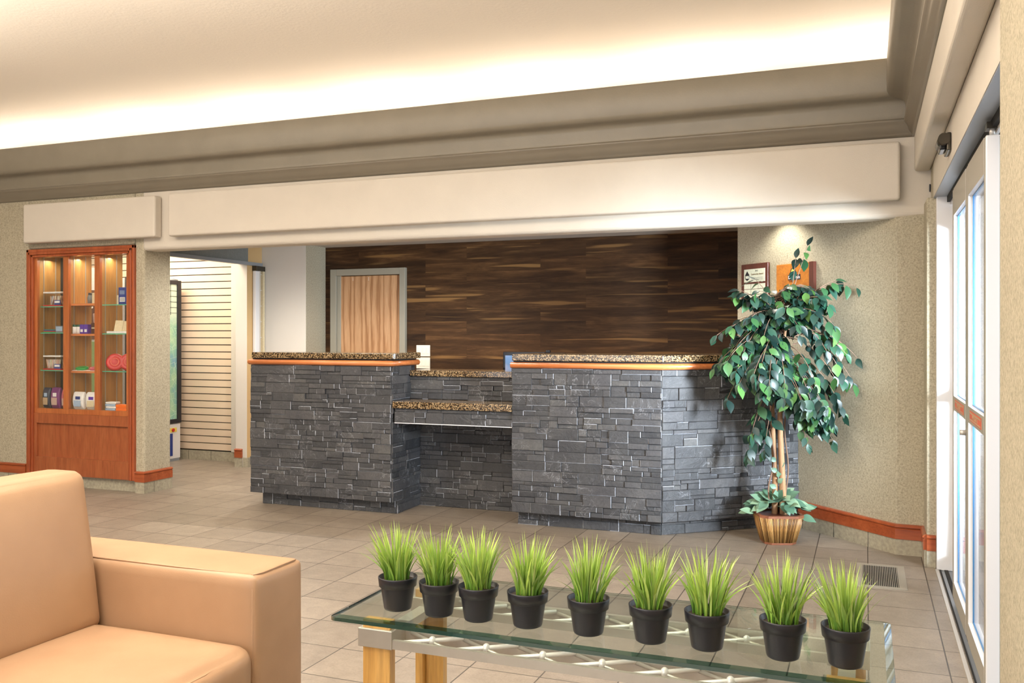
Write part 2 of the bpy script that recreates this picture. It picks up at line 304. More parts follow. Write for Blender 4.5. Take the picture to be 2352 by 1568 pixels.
# ------------------------------------------------------------------ mesh helpers
class MB:
    def __init__(s): s.v = []; s.f = []; s.m = []; s.sm = []
    def add(s, vs, fs, m=0, smooth=False):
        o = len(s.v); s.v += [tuple(v) for v in vs]
        for f in fs: s.f.append([i + o for i in f]); s.m.append(m); s.sm.append(smooth)
        return s
    def box(s, x0, y0, z0, x1, y1, z1, m=0, T=None):
        vs = [(x, y, z) for z in (z0, z1) for x, y in ((x0, y0), (x1, y0), (x1, y1), (x0, y1))]
        if T: vs = [T @ Vector(v) for v in vs]
        return s.add(vs, [(0, 3, 2, 1), (4, 5, 6, 7), (0, 1, 5, 4), (1, 2, 6, 5), (2, 3, 7, 6), (3, 0, 4, 7)], m)
    def prism(s, poly, z0, z1, m=0):
        n = len(poly); vs = [(x, y, z0) for x, y in poly] + [(x, y, z1) for x, y in poly]
        return s.add(vs, [tuple(range(n))[::-1], tuple(range(n, 2 * n))] + [(i, (i + 1) % n, n + (i + 1) % n, n + i) for i in range(n)], m)
    def taper(s, pa, za, pb, zb, m=0, caps=True):
        n = len(pa); vs = [(x, y, za) for x, y in pa] + [(x, y, zb) for x, y in pb]
        fs = [(i, (i + 1) % n, n + (i + 1) % n, n + i) for i in range(n)]
        if caps: fs += [tuple(range(n))[::-1], tuple(range(n, 2 * n))]
        return s.add(vs, fs, m)
    def tube(s, pts, r, n=8, m=0, cap=True):
        pts = [Vector(p) for p in pts]; rs = r if isinstance(r, (list, tuple)) else [r] * len(pts)
        vs = []; up = Vector((0, 0, 1)); u = None
        for i, p in enumerate(pts):
            t = (pts[min(i + 1, len(pts) - 1)] - pts[max(i - 1, 0)]).normalized()
            if u is None:
                u = t.cross(up if abs(t.z) < .9 else Vector((1, 0, 0))).normalized()
            else: u = (u - t * u.dot(t)).normalized()
            w_ = t.cross(u)
            for k in range(n):
                a = 2 * math.pi * k / n; vs.append(p + (u * math.cos(a) + w_ * math.sin(a)) * rs[i])
        fs = []
        for i in range(len(pts) - 1):
            for k in range(n):
                a, b2 = i * n + k, i * n + (k + 1) % n; fs.append((a, b2, b2 + n, a + n))
        s.add(vs, fs, m, True)
        if cap:
            o = len(s.v) - len(vs); s.f.append([o + k for k in range(n)][::-1]); s.m.append(m); s.sm.append(False)
            e = o + (len(pts) - 1) * n; s.f.append([e + k for k in range(n)]); s.m.append(m); s.sm.append(False)
        return s
    def lathe(s, prof, c=(0, 0, 0), n=40, m=0, smooth=True):
        vs = []; 
        for r, z in prof:
            for k in range(n):
                a = 2 * math.pi * k / n; vs.append((c[0] + r * math.cos(a), c[1] + r * math.sin(a), c[2] + z))
        fs = [(i * n + k, i * n + (k + 1) % n, (i + 1) * n + (k + 1) % n, (i + 1) * n + k) for i in range(len(prof) - 1) for k in range(n)]
        return s.add(vs, fs, m, smooth)
    def ball(s, c, r, n=12, m=0, sz=1):
        return s.lathe([(r * math.sin(math.pi * i / n) + 1e-5, -r * sz * math.cos(math.pi * i / n)) for i in range(n + 1)], c, n * 2, m)
    def rbox(s, c, h, r=.03, n=14, bulge=(0, 0, 0), m=0, sk=None):
        """rounded, optionally pillowed block: centre, half sizes, corner radius"""
        bm_v = {}; vs = []; fs = []
        def key(i, j, k):
            if (i, j, k) in bm_v: return bm_v[i, j, k]
            q = [2 * i / n - 1, 2 * j / n - 1, 2 * k / n - 1]
            q = [math.copysign(abs(t) ** .55, t) if False else t for t in q]
            # spread samples towards the edges
            q = [math.sin(t * math.pi / 2) * .6 + t * .4 for t in q]
            p = [q[a] * h[a] for a in range(3)]
            inn = [max(-(h[a] - r), min(h[a] - r, p[a])) for a in range(3)]
            d = Vector([p[a] - inn[a] for a in range(3)])
            if d.length > 1e-9: d = d.normalized() * r * min(1, max(abs(x) for x in d) / r * 1.0 if False else 1)
            P = Vector(inn) + d
            for a in range(3):
                o1, o2 = [x for x in range(3) if x != a]
                if abs(q[a]) > .999 and bulge[a]:
                    P[a] += math.copysign(bulge[a] * (1 - q[o1] ** 2) ** .7 * (1 - q[o2] ** 2) ** .7, q[a])
            if sk: P = sk(P)
            vs.append((P[0] + c[0], P[1] + c[1], P[2] + c[2])); bm_v[i, j, k] = len(vs) - 1
            return len(vs) - 1
        for a in range(n):
            for b2 in range(n):
                for e in (0, n):
                    f1 = [key(a, b2, e), key(a + 1, b2, e), key(a + 1, b2 + 1, e), key(a, b2 + 1, e)]
                    f2 = [key(a, e, b2), key(a, e, b2 + 1), key(a + 1, e, b2 + 1), key(a + 1, e, b2)]
                    f3 = [key(e, a, b2), key(e, a + 1, b2), key(e, a + 1, b2 + 1), key(e, a, b2 + 1)]
                    for f in (f1, f2, f3): fs.append(f if e == n else f[::-1])
        return s.add(vs, fs, m, True)
    def build(s, name, mats, parent=None, bevel=0, seg=2):
        me = bpy.data.meshes.new(name); me.from_pydata(s.v, [], s.f)
        if isinstance(mats, str): mats = [mats]
        for k in mats: me.materials.append(MT[k])
        for p, mi, sm in zip(me.polygons, s.m, s.sm): p.material_index = mi; p.use_smooth = sm
        me.update(); o = bpy.data.objects.new(name, me); COL.objects.link(o)
        if parent:
            o.parent = parent
            root = parent
            while root.parent: root = root.parent
            if parent is root and root.get('_w'): o.location = -root.location
        if bevel:
            b = o.modifiers.new('bevel', 'BEVEL'); b.width = bevel; b.segments = seg; b.limit_method = 'ANGLE'; b.angle_limit = R(40); b.harden_normals = False
        return o
def box(x0, y0, z0, x1, y1, z1): return MB().box(x0, y0, z0, x1, y1, z1)
def thing(name, label, cat, loc, group=None, world=True):
    o = bpy.data.objects.new(name, None); COL.objects.link(o); o.location = loc; o.empty_display_size = .05
    o['label'] = label; o['category'] = cat
    if group: o['group'] = group
    if world: o['_w'] = 1
    return o
def tag(o, label, cat, group=None):
    o['label'] = label; o['category'] = cat
    if group: o['group'] = group
    return o
def struct(o): o['kind'] = 'structure'; return o
def text(name, s, size, M, mat, parent=None, ext=.0006, align='CENTER'):
    cu = bpy.data.curves.new('t', 'FONT'); cu.body = s; cu.size = size; cu.extrude = ext; cu.align_x = align; cu.align_y = 'CENTER'
    t = bpy.data.objects.new('t', cu); COL.objects.link(t)
    bpy.context.view_layer.update()
    me = bpy.data.meshes.new_from_object(t.evaluated_get(bpy.context.evaluated_depsgraph_get()))
    bpy.data.objects.remove(t); me.transform(M); me.materials.clear(); me.materials.append(MT[mat])
    o = bpy.data.objects.new(name, me); COL.objects.link(o)
    if parent:
        o.parent = parent
        if parent.parent is None and parent.get('_w'): o.location = -parent.location
    return o

# ================================================================== SETTING
YB = 6.12
struct(box(-10.2, -3.2, -.06, .40, 8.6, 0).build('floor', 'floor'))
struct(box(-10.2, -3.2, 3.45, .7, 7.6, 3.55).build('ceiling', 'ceiling'))
# back wall: lobby side, with the opening over the desk and the passage on the left
wb = MB()
wb.box(-10.2, YB, 0, -7.135, YB + .12, 2.62)
wb.box(-7.135, YB, 2.145, -5.89, YB + .12, 2.62)
wb.box(-5.89, YB, 0, -5.785, YB + .325, 2.62)
wb.box(-10.2, YB + .12, 2.31, -5.785, YB + .32, 2.62)
struct(wb.build('wall_back', 'wall', bevel=.022, seg=4))
struct(box(-5.81, YB, 2.09, .40, YB + .18, 2.62).build('wall_beam', 'panel', bevel=.03, seg=4))
cb_ = MB(); cb_.box(-10.2, YB + 1.40, 2.62, .7, YB + 1.48, 3.45); cb_.box(-10.2, YB + .0, 2.67, .7, YB + 1.48, 2.71); cb_.box(.62, -3.2, 2.62, .7, YB + 1.4, 3.45); cb_.box(.27, -3.2, 2.6, .7, YB, 2.66)
struct(cb_.build('wall_cove', 'ceiling'))
# raised panels
struct(box(-5.449, 6.03, 2.19, .193, YB, 2.55).build('trim_1', 'panel', bevel=.018, seg=4))
struct(box(-7.099, 6.03, 2.19, -5.588, YB, 2.541).build('trim_2', 'panel', bevel=.018, seg=4))
struct(box(.275, -3.2, 2.368, .368, YB, 2.60).build('trim_3', 'panel', bevel=.018, seg=4))
# crown and cove ledge: offset into the room / height, swept round the corner
prof = [(0, 2.585), (.012, 2.588), (.016, 2.602), (.022, 2.612), (.034, 2.625), (.040, 2.650), (.052, 2.668), (.060, 2.676), (.060, 2.690), (.046, 2.694)]
prof2 = [(.046, 2.694), (.044, 2.70), (.050, 2.72), (.052, 2.775), (.060, 2.795), (.085, 2.806), (.125, 2.812), (.148, 2.822), (.160, 2.845), (.162, 2.95), (.160, 3.025), (.150, 3.043), (.130, 3.05), (.02, 3.05), (.02, 2.66)]
def crown(pr, mat, name, bev=0):
    path = [(-10.2, 0), (0, 0), (0, -9.3)]  # marks only
    vs = []; n = len(pr)
    for o, z in pr: vs.append((-10.2, YB - o, z))
    for o, z in pr: vs.append((.275 - o, YB - o, z))
    for o, z in pr: vs.append((.275 - o, -3.2, z))
    fs = [(a * n + i, a * n + i + 1, (a + 1) * n + i + 1, (a + 1) * n + i) for a in range(2) for i in range(n - 1)]
    mb = MB(); 
    # keep a crisp mitre: two separate smooth runs
    for a in range(2):
        mb.add(vs[a * n:(a + 2) * n], [(i, i + n, i + n + 1, i + 1) for i in range(n - 1)], 0, True)
    return struct(mb.build(name, mat))
crown(prof, 'taupe_g', 'trim_4'); crown(prof2, 'taupe', 'trim_5')

# right wall, header over the doors, jambs
wr = MB()
wr.box(.33, 5.86, 0, .60, YB, 2.17); wr.box(.368, 5.86, 2.17, .60, YB, 2.62)
wr.box(.33, -3.2, 0, .60, 2.72, 2.62); wr.box(.368, 2.72, 2.33, .60, 5.86, 2.62)
struct(wr.build('wall_right', 'wall', bevel=.008))
hd = thing('door_header', 'long beige boxed header running above the glass entrance doors', 'door header', (.4, 4.3, 2.167))
del hd['label'], hd['category']; hd.name = 'trim_6'; hd['kind'] = 'structure'
box(.366, 2.72, 2.167, .434, 5.86, 2.375).build('cover', 'panel', hd)
box(.368, 2.72, 2.163, .434, 5.86, 2.167).build('underside', 'alu_g', hd)
MB().box(.434, 2.72, 2.13, .60, 5.86, 2.33, 0).box(.45, 2.72, 2.115, .462, 5.86, 2.13, 1).box(.49, 2.72, 2.115, .502, 5.86, 2.13, 1).build('track', ['dark', 'alu'], hd)
struct(MB().box(.38, 5.80, 0, .60, 5.86, 2.165).build('trim_7', 'alu_w', bevel=.003))
# wall stub at the room corner and the angled wall
r2 = .7071
def diag_wall():
    p = [(.31, YB + .004), (.174, YB + .01), (-.937, 7.241), (-.937, 7.40), (-.85, 7.40), (.25, 6.30), (.60, 6.30), (.60, YB + .004)]
    return MB().prism(p, 0, 2.42)
struct(diag_wall().build('wall_angled', 'wall', bevel=.004))
# staff area behind the desk
struct(box(-6.0, 8.35, 0, -.80, 8.45, 2.5).build('wall_staff_back', 'walnut'))
struct(MB().box(-.87, 7.30, 0, -.77, 8.45, 2.5).build('wall_staff_right', 'wall'))
sw = MB(); sw.box(-6.1, 7.97, 0, -5.40, 8.34, 2.5, 0)
struct(sw.build('wall_column', ['stub', 'wall'], bevel=.004))
o = bpy.data.objects['wall_column']
for p in o.data.polygons:
    if p.normal.x > .5: p.material_index = 1
struct(box(-6.05, YB + .18, 2.30, .2, 8.45, 2.42).build('ceiling_staff', 'stub'))
# wall between the passage and the staff side, with a header over the folding gate
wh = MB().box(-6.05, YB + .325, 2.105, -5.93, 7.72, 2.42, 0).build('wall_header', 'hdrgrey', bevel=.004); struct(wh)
struct(MB().box(-5.95, YB + .325, 2.082, -5.90, 7.92, 2.115).build('trim_8', 'alu_g'))
wp = MB().box(-6.09, 7.72, 0, -5.945, 7.97, 2.42, 0).build('wall_passage_end', ['stub', 'orange_lit'], bevel=.004); struct(wp)
for p in wp.data.polygons:
    if p.normal.x > .5: p.material_index = 1
# hallway
struct(box(-10.2, 8.06, 0, -6.09, 8.16, 2.7).build('wall_hall_back', 'wall'))
struct(box(-10.3, -3.2, 0, -10.2, 8.16, 3.4).build('wall_left', 'wall'))
struct(box(-10.2, YB + .32, 2.56, -5.93, 8.16, 2.66).build('ceiling_hall', 'stub'))
# wall behind the camera, with three tall windows
bw_ = MB()
for a, b2 in ((-10.2, -6.9), (-6.1, -4.3), (-3.5, -1.7), (-.9, .6)): bw_.box(a, -3.3, 0, b2, -3.2, 3.4)
bw_.box(-10.2, -3.3, 0, .6, -3.2, .3); bw_.box(-10.2, -3.3, 2.7, .6, -3.2, 3.4)
struct(bw_.build('wall_front', 'wall'))

# slatwall board on the hallway wall
sb = MB(); z = .105
sb.box(-10.1, 8.045, .10, -6.34, 8.058, 2.55, 1)
while z < 2.5:
    sb.box(-10.1, 8.018, z + .0095, -6.36, 8.05, z + .0762, 0); z += .0765
struct(sb.build('wall_slatwall', ['slat', 'groove']))
struct(box(-6.365, 7.99, .10, -6.09, 8.06, 2.55).build('trim_9', 'stub', bevel=.01))

# baseboards: tile course with a cherry board on top
def base(name, pts, t=.012, n_=None):
    """pts: polyline on the floor, board offset to the left-hand side of travel"""
    tl = MB(); wd = MB()
    def off(d):
        out = []
        P = [Vector(p) for p in pts]
        for i, p in enumerate(P):
            ns = []
            if i > 0: e = (P[i] - P[i - 1]).normalized(); ns.append(Vector((-e.y, e.x)))
            if i < len(P) - 1: e = (P[i + 1] - P[i]).normalized(); ns.append(Vector((-e.y, e.x)))
            if len(ns) == 2:
                b3 = (ns[0] + ns[1]).normalized(); out.append(p + b3 * d / max(.3, b3.dot(ns[0])))
            else: out.append(p + ns[0] * d)
        return out
    def sweep(mb, pr, m):
        rows = [[(q.x, q.y, z) for q in off(d)] for d, z in pr]
        for a in range(len(pr) - 1):
            for i in range(len(pts) - 1):
                mb.add([rows[a][i], rows[a][i + 1], rows[a + 1][i + 1], rows[a + 1][i]], [(0, 1, 2, 3)], m)
        for i in (0, len(pts) - 1):
            mb.add([r[i] for r in rows], [tuple(range(len(pr)))], m)
    sweep(tl, [(-.002, 0), (t, 0), (t, .098), (-.002, .098)], 0)
    # grout joints as grooves of a darker inset strip
    sweep(wd, [(-.002, .098), (t + .006, .098), (t + .006, .160), (t + .001, .164), (t + .003, .169), (t + .010, .172), (t + .010, .178), (t + .003, .186), (-.002, .190)], 0)
    P = [Vector(p) for p in pts]
    for i in range(len(P) - 1):
        L = (P[i + 1] - P[i]).length; e = (P[i + 1] - P[i]).normalized(); nn = Vector((-e.y, e.x)); k = .22
        while k < L - .02:
            q = P[i] + e * k + nn * (t + .0004)
            a = q - e * .002; b3 = q + e * .002
            tl.add([(a.x, a.y, 0), (b3.x, b3.y, 0), (b3.x, b3.y, .098), (a.x, a.y, .098)], [(0, 1, 2, 3)], 1); k += .305
    o1 = struct(wd.build(name, 'cherry'))
    o2 = tl.build('tile_course', ['basetile', 'grout'], o1)
    return o1
base('baseboard_back', [(-7.150, YB), (-10.2, YB)])
base('baseboard_column', [(-5.785, YB + .325), (-5.785, YB), (-5.874, YB)])
base('baseboard_right', [(.33, 5.86), (.33, YB), (.174, YB + .01), (-.44, 6.745)])
base('baseboard_jamb', [(.378, 5.86), (.33, 5.86)])
base('baseboard_near', [(.33, -3.2), (.33, 2.72)])
base('baseboard_passage', [(-6.0, 7.72), (-6.092, 7.72)])
bt = MB(); bt.box(-10.1, 8.01, 0, -6.09, 8.06, .10, 0)
for k in range(12): bt.box(-10.0 + k * .305, 8.0095, 0, -9.996 + k * .305, 8.012, .10, 1)
bt.box(-5.99, 7.715, 0, -5.932, 7.97, .10, 0)
struct(bt.build('baseboard_hall', ['basetile', 'grout']))

# outside the doors
struct(box(.66, -4, -.16, 9, 12, -.06).build('floor_outside', 'concrete'))
struct(box(2.6, 7.2, -.06, 9, 7.4, 3.2).build('wall_outside', 'stucco'))
struct(box(.40, 2.72, -.06, .70, 5.86, -.002).build('floor_sill', 'alu_g'))
struct(MB().box(.372, 2.72, 0, .388, 5.80, .006, 0).box(.395, 2.72, -.001, .402, 5.80, .004, 1).box(.42, 2.72, -.001, .44, 5.80, .004, 1).build('trim_10', ['alu', 'dark']))

# ------------------------------------------------------------------ entrance doors
def leaf_door(n, y0, y1, x0, x1, rail=True):
    d = thing('door_%d' % n, '', '', ((x0 + x1) / 2, (y0 + y1) / 2, .0)); del d['label'], d['category']; d['kind'] = 'structure'
    xc = (x0 + x1) / 2; s = .055
    MB().box(x0, y0, .03, x1, y0 + s, 2.10).build('stile', 'alu_w' if rail else 'alu', d, .006, 3)
    MB().box(x0, y1 - s, .03, x1, y1, 2.10).build('stile', 'alu_w', d, .004)
    MB().box(x0, y0 + s, .03, x1, y1 - s, .115).build('bottom_rail', 'rail_g', d)
    MB().box(x0, y0 + s, .985, x1, y1 - s, 1.055).build('middle_rail', 'rail_g', d)
    MB().box(x0, y0 + s, 1.965, x1, y1 - s, 2.10).build('top_rail', 'rail_g', d)
    for za, zb in ((.115, .985), (1.055, 1.965)):
        MB().box(xc - .003, y0 + s, za, xc + .003, y1 - s, zb).build('glass_pane', 'pane', d)
        g = MB(); g.box(xc - .006, y0 + s, za, xc + .006, y0 + s + .006, zb); g.box(xc - .006, y1 - s - .006, za, xc + .006, y1 - s, zb)
        g.box(xc - .006, y0 + s, za, xc + .006, y1 - s, za + .005); g.box(xc - .006, y0 + s, zb - .005, xc + .006, y1 - s, zb)
        g.build('gasket', 'blue', d)
    if rail:
        st = MB().box(x0 - .0015, y0 + .13, .998, x0, y1 - .14, 1.042, 0)
        st.box(x0 - .002, y0 + .14, 1.030, x0 - .0015, y1 - .15, 1.036, 1); st.box(x0 - .002, y0 + .14, 1.003, x0 - .0015, y1 - .15, 1.008, 1)
        ob = st.build('warning_sticker', ['sred', 'tan'], d); ob['label'] = 'red and orange warning sticker'
        Mx = Matrix.Translation((x0 - .0018, (y0 + y1) / 2, 1.019)) @ Matrix.Rotation(R(-90), 4, 'Z') @ Matrix.Rotation(R(90), 4, 'X')
        text('sticker_text', 'IN EMERGENCY', .028, Mx, 'tan', d, .0003).scale = (1, 1, 1)
        if n == 2: MB().tube([(x0, y0 + .03, .93), (x0 - .025, y0 + .03, .93)], .012, 12).build('lock_knob', 'alu', d)
    for ch in d.children:
        if 'stile' in ch.name or 'rail' in ch.name:
            me = ch.data; me.materials.clear(); me.materials.append(MT['alu_w']); me.materials.append(MT['leaf_face'])
            for p in me.polygons: p.material_index = 1 if abs(p.normal.x) > .5 else 0
    return d
leaf_door(1, 3.76, 4.44, .41, .459)
leaf_door(2, 4.44, 5.135, .41, .459)
leaf_door(3, 5.10, 5.80, .475, .52, False)
hg = MB(); hg.box(.415, 3.765, 2.125, .455, 3.83, 2.15, 0).tube([(.435, 3.785, 2.10), (.435, 3.785, 2.13)], .010, 12, 1).build('pivot_bracket', ['bronze', 'alu'], bpy.data.objects['door_1'])

# motion sensor on the header
ms = thing('motion_sensor', 'small bronze motion sensor on the header above the glass doors', 'sensor', (.366, 4.73, 2.25))
MB().box(.346, 4.64, 2.215, .366, 4.82, 2.30).build('mounting_base', 'bronze', ms, .006)
MB().tube([(.335, 4.63, 2.27), (.335, 4.83, 2.27)], .026, 20).build('housing', 'bronze', ms)
MB().box(.318, 4.67, 2.225, .345, 4.80, 2.25).build('lens', 'blackg', ms, .006)
tag(MB().box(.358, 6.098, 2.24, .366, 6.118, 2.285).build('wall_switch', 'black', None, .002), 'tiny dark contact switch in the corner above the entrance doors', 'switch')

# floor vent
v_ = thing('floor_vent', 'rectangular metal floor grille set in the tiles near the entrance', 'floor vent', (.075, 5.53, 0))
f_ = MB(); f_.box(-.055, 5.27, 0, .205, 5.305, .004); f_.box(-.055, 5.765, 0, .205, 5.80, .004); f_.box(-.055, 5.305, 0, -.02, 5.765, .004); f_.box(.165, 5.305, 0, .205, 5.765, .004)
f_.build('frame', 'ventm', v_)
MB().box(-.02, 5.305, .0005, .165, 5.765, .0012).build('duct_opening', 'dark', v_)
f_ = MB()
for k in range(20): f_.box(-.018 + k * .0093, 5.305, .001, -.0145 + k * .0093, 5.765, .004)
f_.build('louvres', 'ventm', v_)

# ================================================================== RECEPTION DESK
random.seed(7)
def slab_wall(mb, p0, p1, z0, z1, seed, depth=.016, base_t=.0):
    """stacked stone cladding on the vertical plane p0->p1; outward = right-hand side of travel"""
    rnd = random.Random(seed)
    P0 = Vector((*p0, 0)); P1 = Vector((*p1, 0)); e = (P1 - P0).normalized(); L = (P1 - P0).length; nrm = Vector((e.y, -e.x, 0))
    def block(u0, u1, za, zb, d, edge):
        g = .0004; c = .0038
        o_ = [(u0 + g, za + g), (u1 - g, za + g), (u1 - g, zb - g), (u0 + g, zb - g)]
        tl = [rnd.uniform(-.0014, .0014) for _ in range(4)]
        i_ = [(u0 + c, za + c), (u1 - c, za + c), (u1 - c, zb - c), (u0 + c, zb - c)]
        def W(u, z, dd): q = P0 + e * u + nrm * dd; return (q.x, q.y, z)
        vs = [W(u, z, -.004) for u, z in o_] + [W(u, z, d - c * .7) for u, z in o_] + [W(u, z, d + t) for (u, z), t in zip(i_, tl)]
        mb.add(vs, [(8, 9, 10, 11)] + [(k, (k + 1) % 4, 4 + (k + 1) % 4, 4 + k) for k in range(4)], 0)
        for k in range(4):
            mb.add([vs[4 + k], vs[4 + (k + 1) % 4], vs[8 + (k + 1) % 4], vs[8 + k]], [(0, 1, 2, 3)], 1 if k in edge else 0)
    z = z0; 
    while z < z1 - .005:
        hh = min(rnd.choice((.066, .074, .082)), z1 - z)
        if z1 - z - hh < .02: hh = z1 - z
        u = 0
        while u < L - .001:
            seg = rnd.uniform(.09, .30)
            if L - u - seg < .07: seg = L - u
            base_d = rnd.uniform(.002, depth)
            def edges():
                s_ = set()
                if rnd.random() < .42: s_.add(1)  # right-hand edges most often carry the painted highlight
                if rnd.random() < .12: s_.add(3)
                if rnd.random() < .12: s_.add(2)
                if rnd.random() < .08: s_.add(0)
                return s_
            if rnd.random() < .40 or hh < .04:
                block(u, u + seg, z, z + hh, base_d, edges())
            else:
                zm = z + hh * rnd.choice((.5, .5, .36, .64))
                for za, zb in ((z, zm), (zm, z + hh)):
                    uu = u
                    while uu < u + seg - .001:
                        s2 = rnd.uniform(.05, .20)
                        if u + seg - uu - s2 < .04: s2 = u + seg - uu
                        block(uu, uu + s2, za, zb, rnd.uniform(.001, depth), edges()); uu += s2
            u += seg
        z += hh
XL0, XL1 = -4.63, -3.34      # left pedestal
XR0, XC = -2.365, -1.284     # right pedestal, then the angled front
YF = 6.062; YT = 6.135; YK = 6.36; YN = 6.53
EX, EY = -.453, 6.757
desk = thing('reception_desk', 'long dark slate stone reception desk with granite ledges and orange wood rail', 'reception desk', (-2.9, 6.3, 0))
# carcass
cz = MB()
cz.box(XL0 + .01, YF, .098, XL1 - .005, 6.44, 1.13)
cz.box(XL0 + .08, YT, 0, XL1 - .005, 6.44, .098)
cz.box(XL1 - .01, YK + .012, .70, XR0 + .02, 6.62, 1.04)
cz.box(XL1 - .05, YN + .01, 0, XR0 + .05, 6.62, .75)
cz.box(XL1 - .05, 6.40, 0, XL1 - .004, 6.60, 1.04)
cz.prism([(XR0 + .006, YF), (XC, YF), (EX - .03, EY - .03), (EX - .33, EY + .25), (XC - .1, 6.5), (XR0 + .006, 6.5)], .098, 1.13)
cz.prism([(XR0 + .02, YT), (XC - .02, YT), (EX - .075, EY + .03), (EX - .33, EY + .25), (XC - .1, 6.5), (XR0 + .02, 6.5)], 0, .098)
cz.build('carcass', 'grout', desk)
def clad(name, runs):
    m = MB()
    for i, (a, b2, z0, z1, sd) in enumerate(runs): slab_wall(m, a, b2, z0, z1, sd)
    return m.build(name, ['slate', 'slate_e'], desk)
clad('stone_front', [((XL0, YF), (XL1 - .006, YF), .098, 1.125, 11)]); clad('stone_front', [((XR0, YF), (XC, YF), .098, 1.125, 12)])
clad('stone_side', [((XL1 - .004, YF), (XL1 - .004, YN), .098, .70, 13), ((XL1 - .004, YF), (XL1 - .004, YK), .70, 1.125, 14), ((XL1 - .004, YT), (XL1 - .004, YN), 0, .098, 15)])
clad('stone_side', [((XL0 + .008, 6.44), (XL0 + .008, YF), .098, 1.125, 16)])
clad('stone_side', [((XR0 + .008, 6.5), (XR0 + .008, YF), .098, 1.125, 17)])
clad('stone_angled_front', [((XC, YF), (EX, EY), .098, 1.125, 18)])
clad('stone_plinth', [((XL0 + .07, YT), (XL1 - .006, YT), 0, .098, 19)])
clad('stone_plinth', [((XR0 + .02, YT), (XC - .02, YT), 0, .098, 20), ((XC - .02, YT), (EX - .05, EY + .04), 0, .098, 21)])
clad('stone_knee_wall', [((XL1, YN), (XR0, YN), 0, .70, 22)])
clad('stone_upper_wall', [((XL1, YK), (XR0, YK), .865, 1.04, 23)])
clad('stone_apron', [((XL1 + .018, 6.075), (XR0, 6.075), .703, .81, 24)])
MB().box(XL1 + .018, 6.078, .705, XR0, YN, .80).build('shelf_core', 'grout', desk)
MB().box(XL1 + .018, 6.066, .697, XR0, 6.10, .703).build('apron_edge_strip', 'alu_w', desk)
# granite
MB().prism([(XL0 + .03, 6.03), (XL1 + .02, 6.03), (XL1 + .04, 6.05), (XL1 + .04, 6.46), (XL0 + .03, 6.46)], 1.180, 1.226).build('granite_top', 'granite', desk, .005, 3)
MB().prism([(XR0 + .01, 6.03), (XC + .012, 6.03), (EX - .005, EY - .04), (EX - .33, EY + .27), (XC - .11, 6.52), (XR0 + .01, 6.52)], 1.180, 1.226).build('granite_top', 'granite', desk, .005, 3)
MB().box(XL1, YK - .03, 1.042, XR0, 6.65, 1.088).build('granite_ledge', 'granite', desk, .004, 3)
MB().box(XL1 + .012, 6.045, .812, XR0, YK, .864).build('granite_shelf', 'granite', desk, .004, 3)
MB().box(XL0 + .02, YF - .002, 1.125, XL1 - .002, 6.44, 1.182).build('sub_top', 'grout', desk)
MB().prism([(XR0 + .01, YF - .002), (XC, YF - .002), (EX - .03, EY - .03), (EX - .33, EY + .25), (XC - .1, 6.5), (XR0 + .01, 6.5)], 1.125, 1.182).build('sub_top', 'grout', desk)
MB().tube([(XL0 - .005, 6.44, 1.148), (XL0 - .005, 6.052, 1.148), (XL1 + .006, 6.052, 1.148), (XL1 + .012, 6.46, 1.148)], .0215, 16).build('wood_rail', 'round', desk)
MB().tube([(XR0 - .005, 6.052, 1.148), (XC + .004, 6.052, 1.148), (EX - .01, EY - .02, 1.148)], .0215, 16).build('wood_rail', 'round', desk)
# staff worktop behind
st = thing('staff_worktop', 'low brown worktop behind the raised reception desk', 'worktop', (-2.6, 7.0, 0))
box(-3.3, 6.67, .72, -1.1, 7.25, .76).build('top', 'cherry', st)
for x in (-3.26, -1.16): box(x, 6.69, 0, x + .04, 7.23, .72).build('side_panel', 'casez', st)
def monitor(x0, x1, ztop, y, label, cam_=False):
    t = thing('computer_monitor', label, 'monitor', ((x0 + x1) / 2, y, .76), 'monitors behind the reception desk')
    MB().box(x0, y, ztop - .33, x1, y + .035, ztop).build('housing', 'blackg', t, .006)
    MB().box(x0 + .022, y - .003, ztop - .31, x1 - .022, y + .001, ztop - .030).build('screen', 'screen', t)
    xm = (x0 + x1) / 2
    MB().box(xm - .03, y + .01, .77, xm + .03, y + .03, ztop - .30).build('stand', 'black', t); MB().box(xm - .1, y - .05, .76, xm + .1, y + .1, .772).build('foot', 'black', t)
monitor(-2.814, -2.445, 1.224, 7.0, 'black monitor whose bluish screen shows beside the right granite top')
monitor(-2.66, -2.32, 1.216, 7.145, 'black monitor half hidden, just right of the bluish screen')
wc = thing('webcam', 'small black webcam clipped on top of the monitor', 'webcam', (-2.45, 7.10, 1.218))
MB().box(-2.468, 7.085, 1.218, -2.432, 7.115, 1.238).build('body', 'blackg', wc, .004)
MB().tube([(-2.45, 7.085, 1.228), (-2.45, 7.080, 1.228)], .006, 12).build('lens', 'dark', wc)

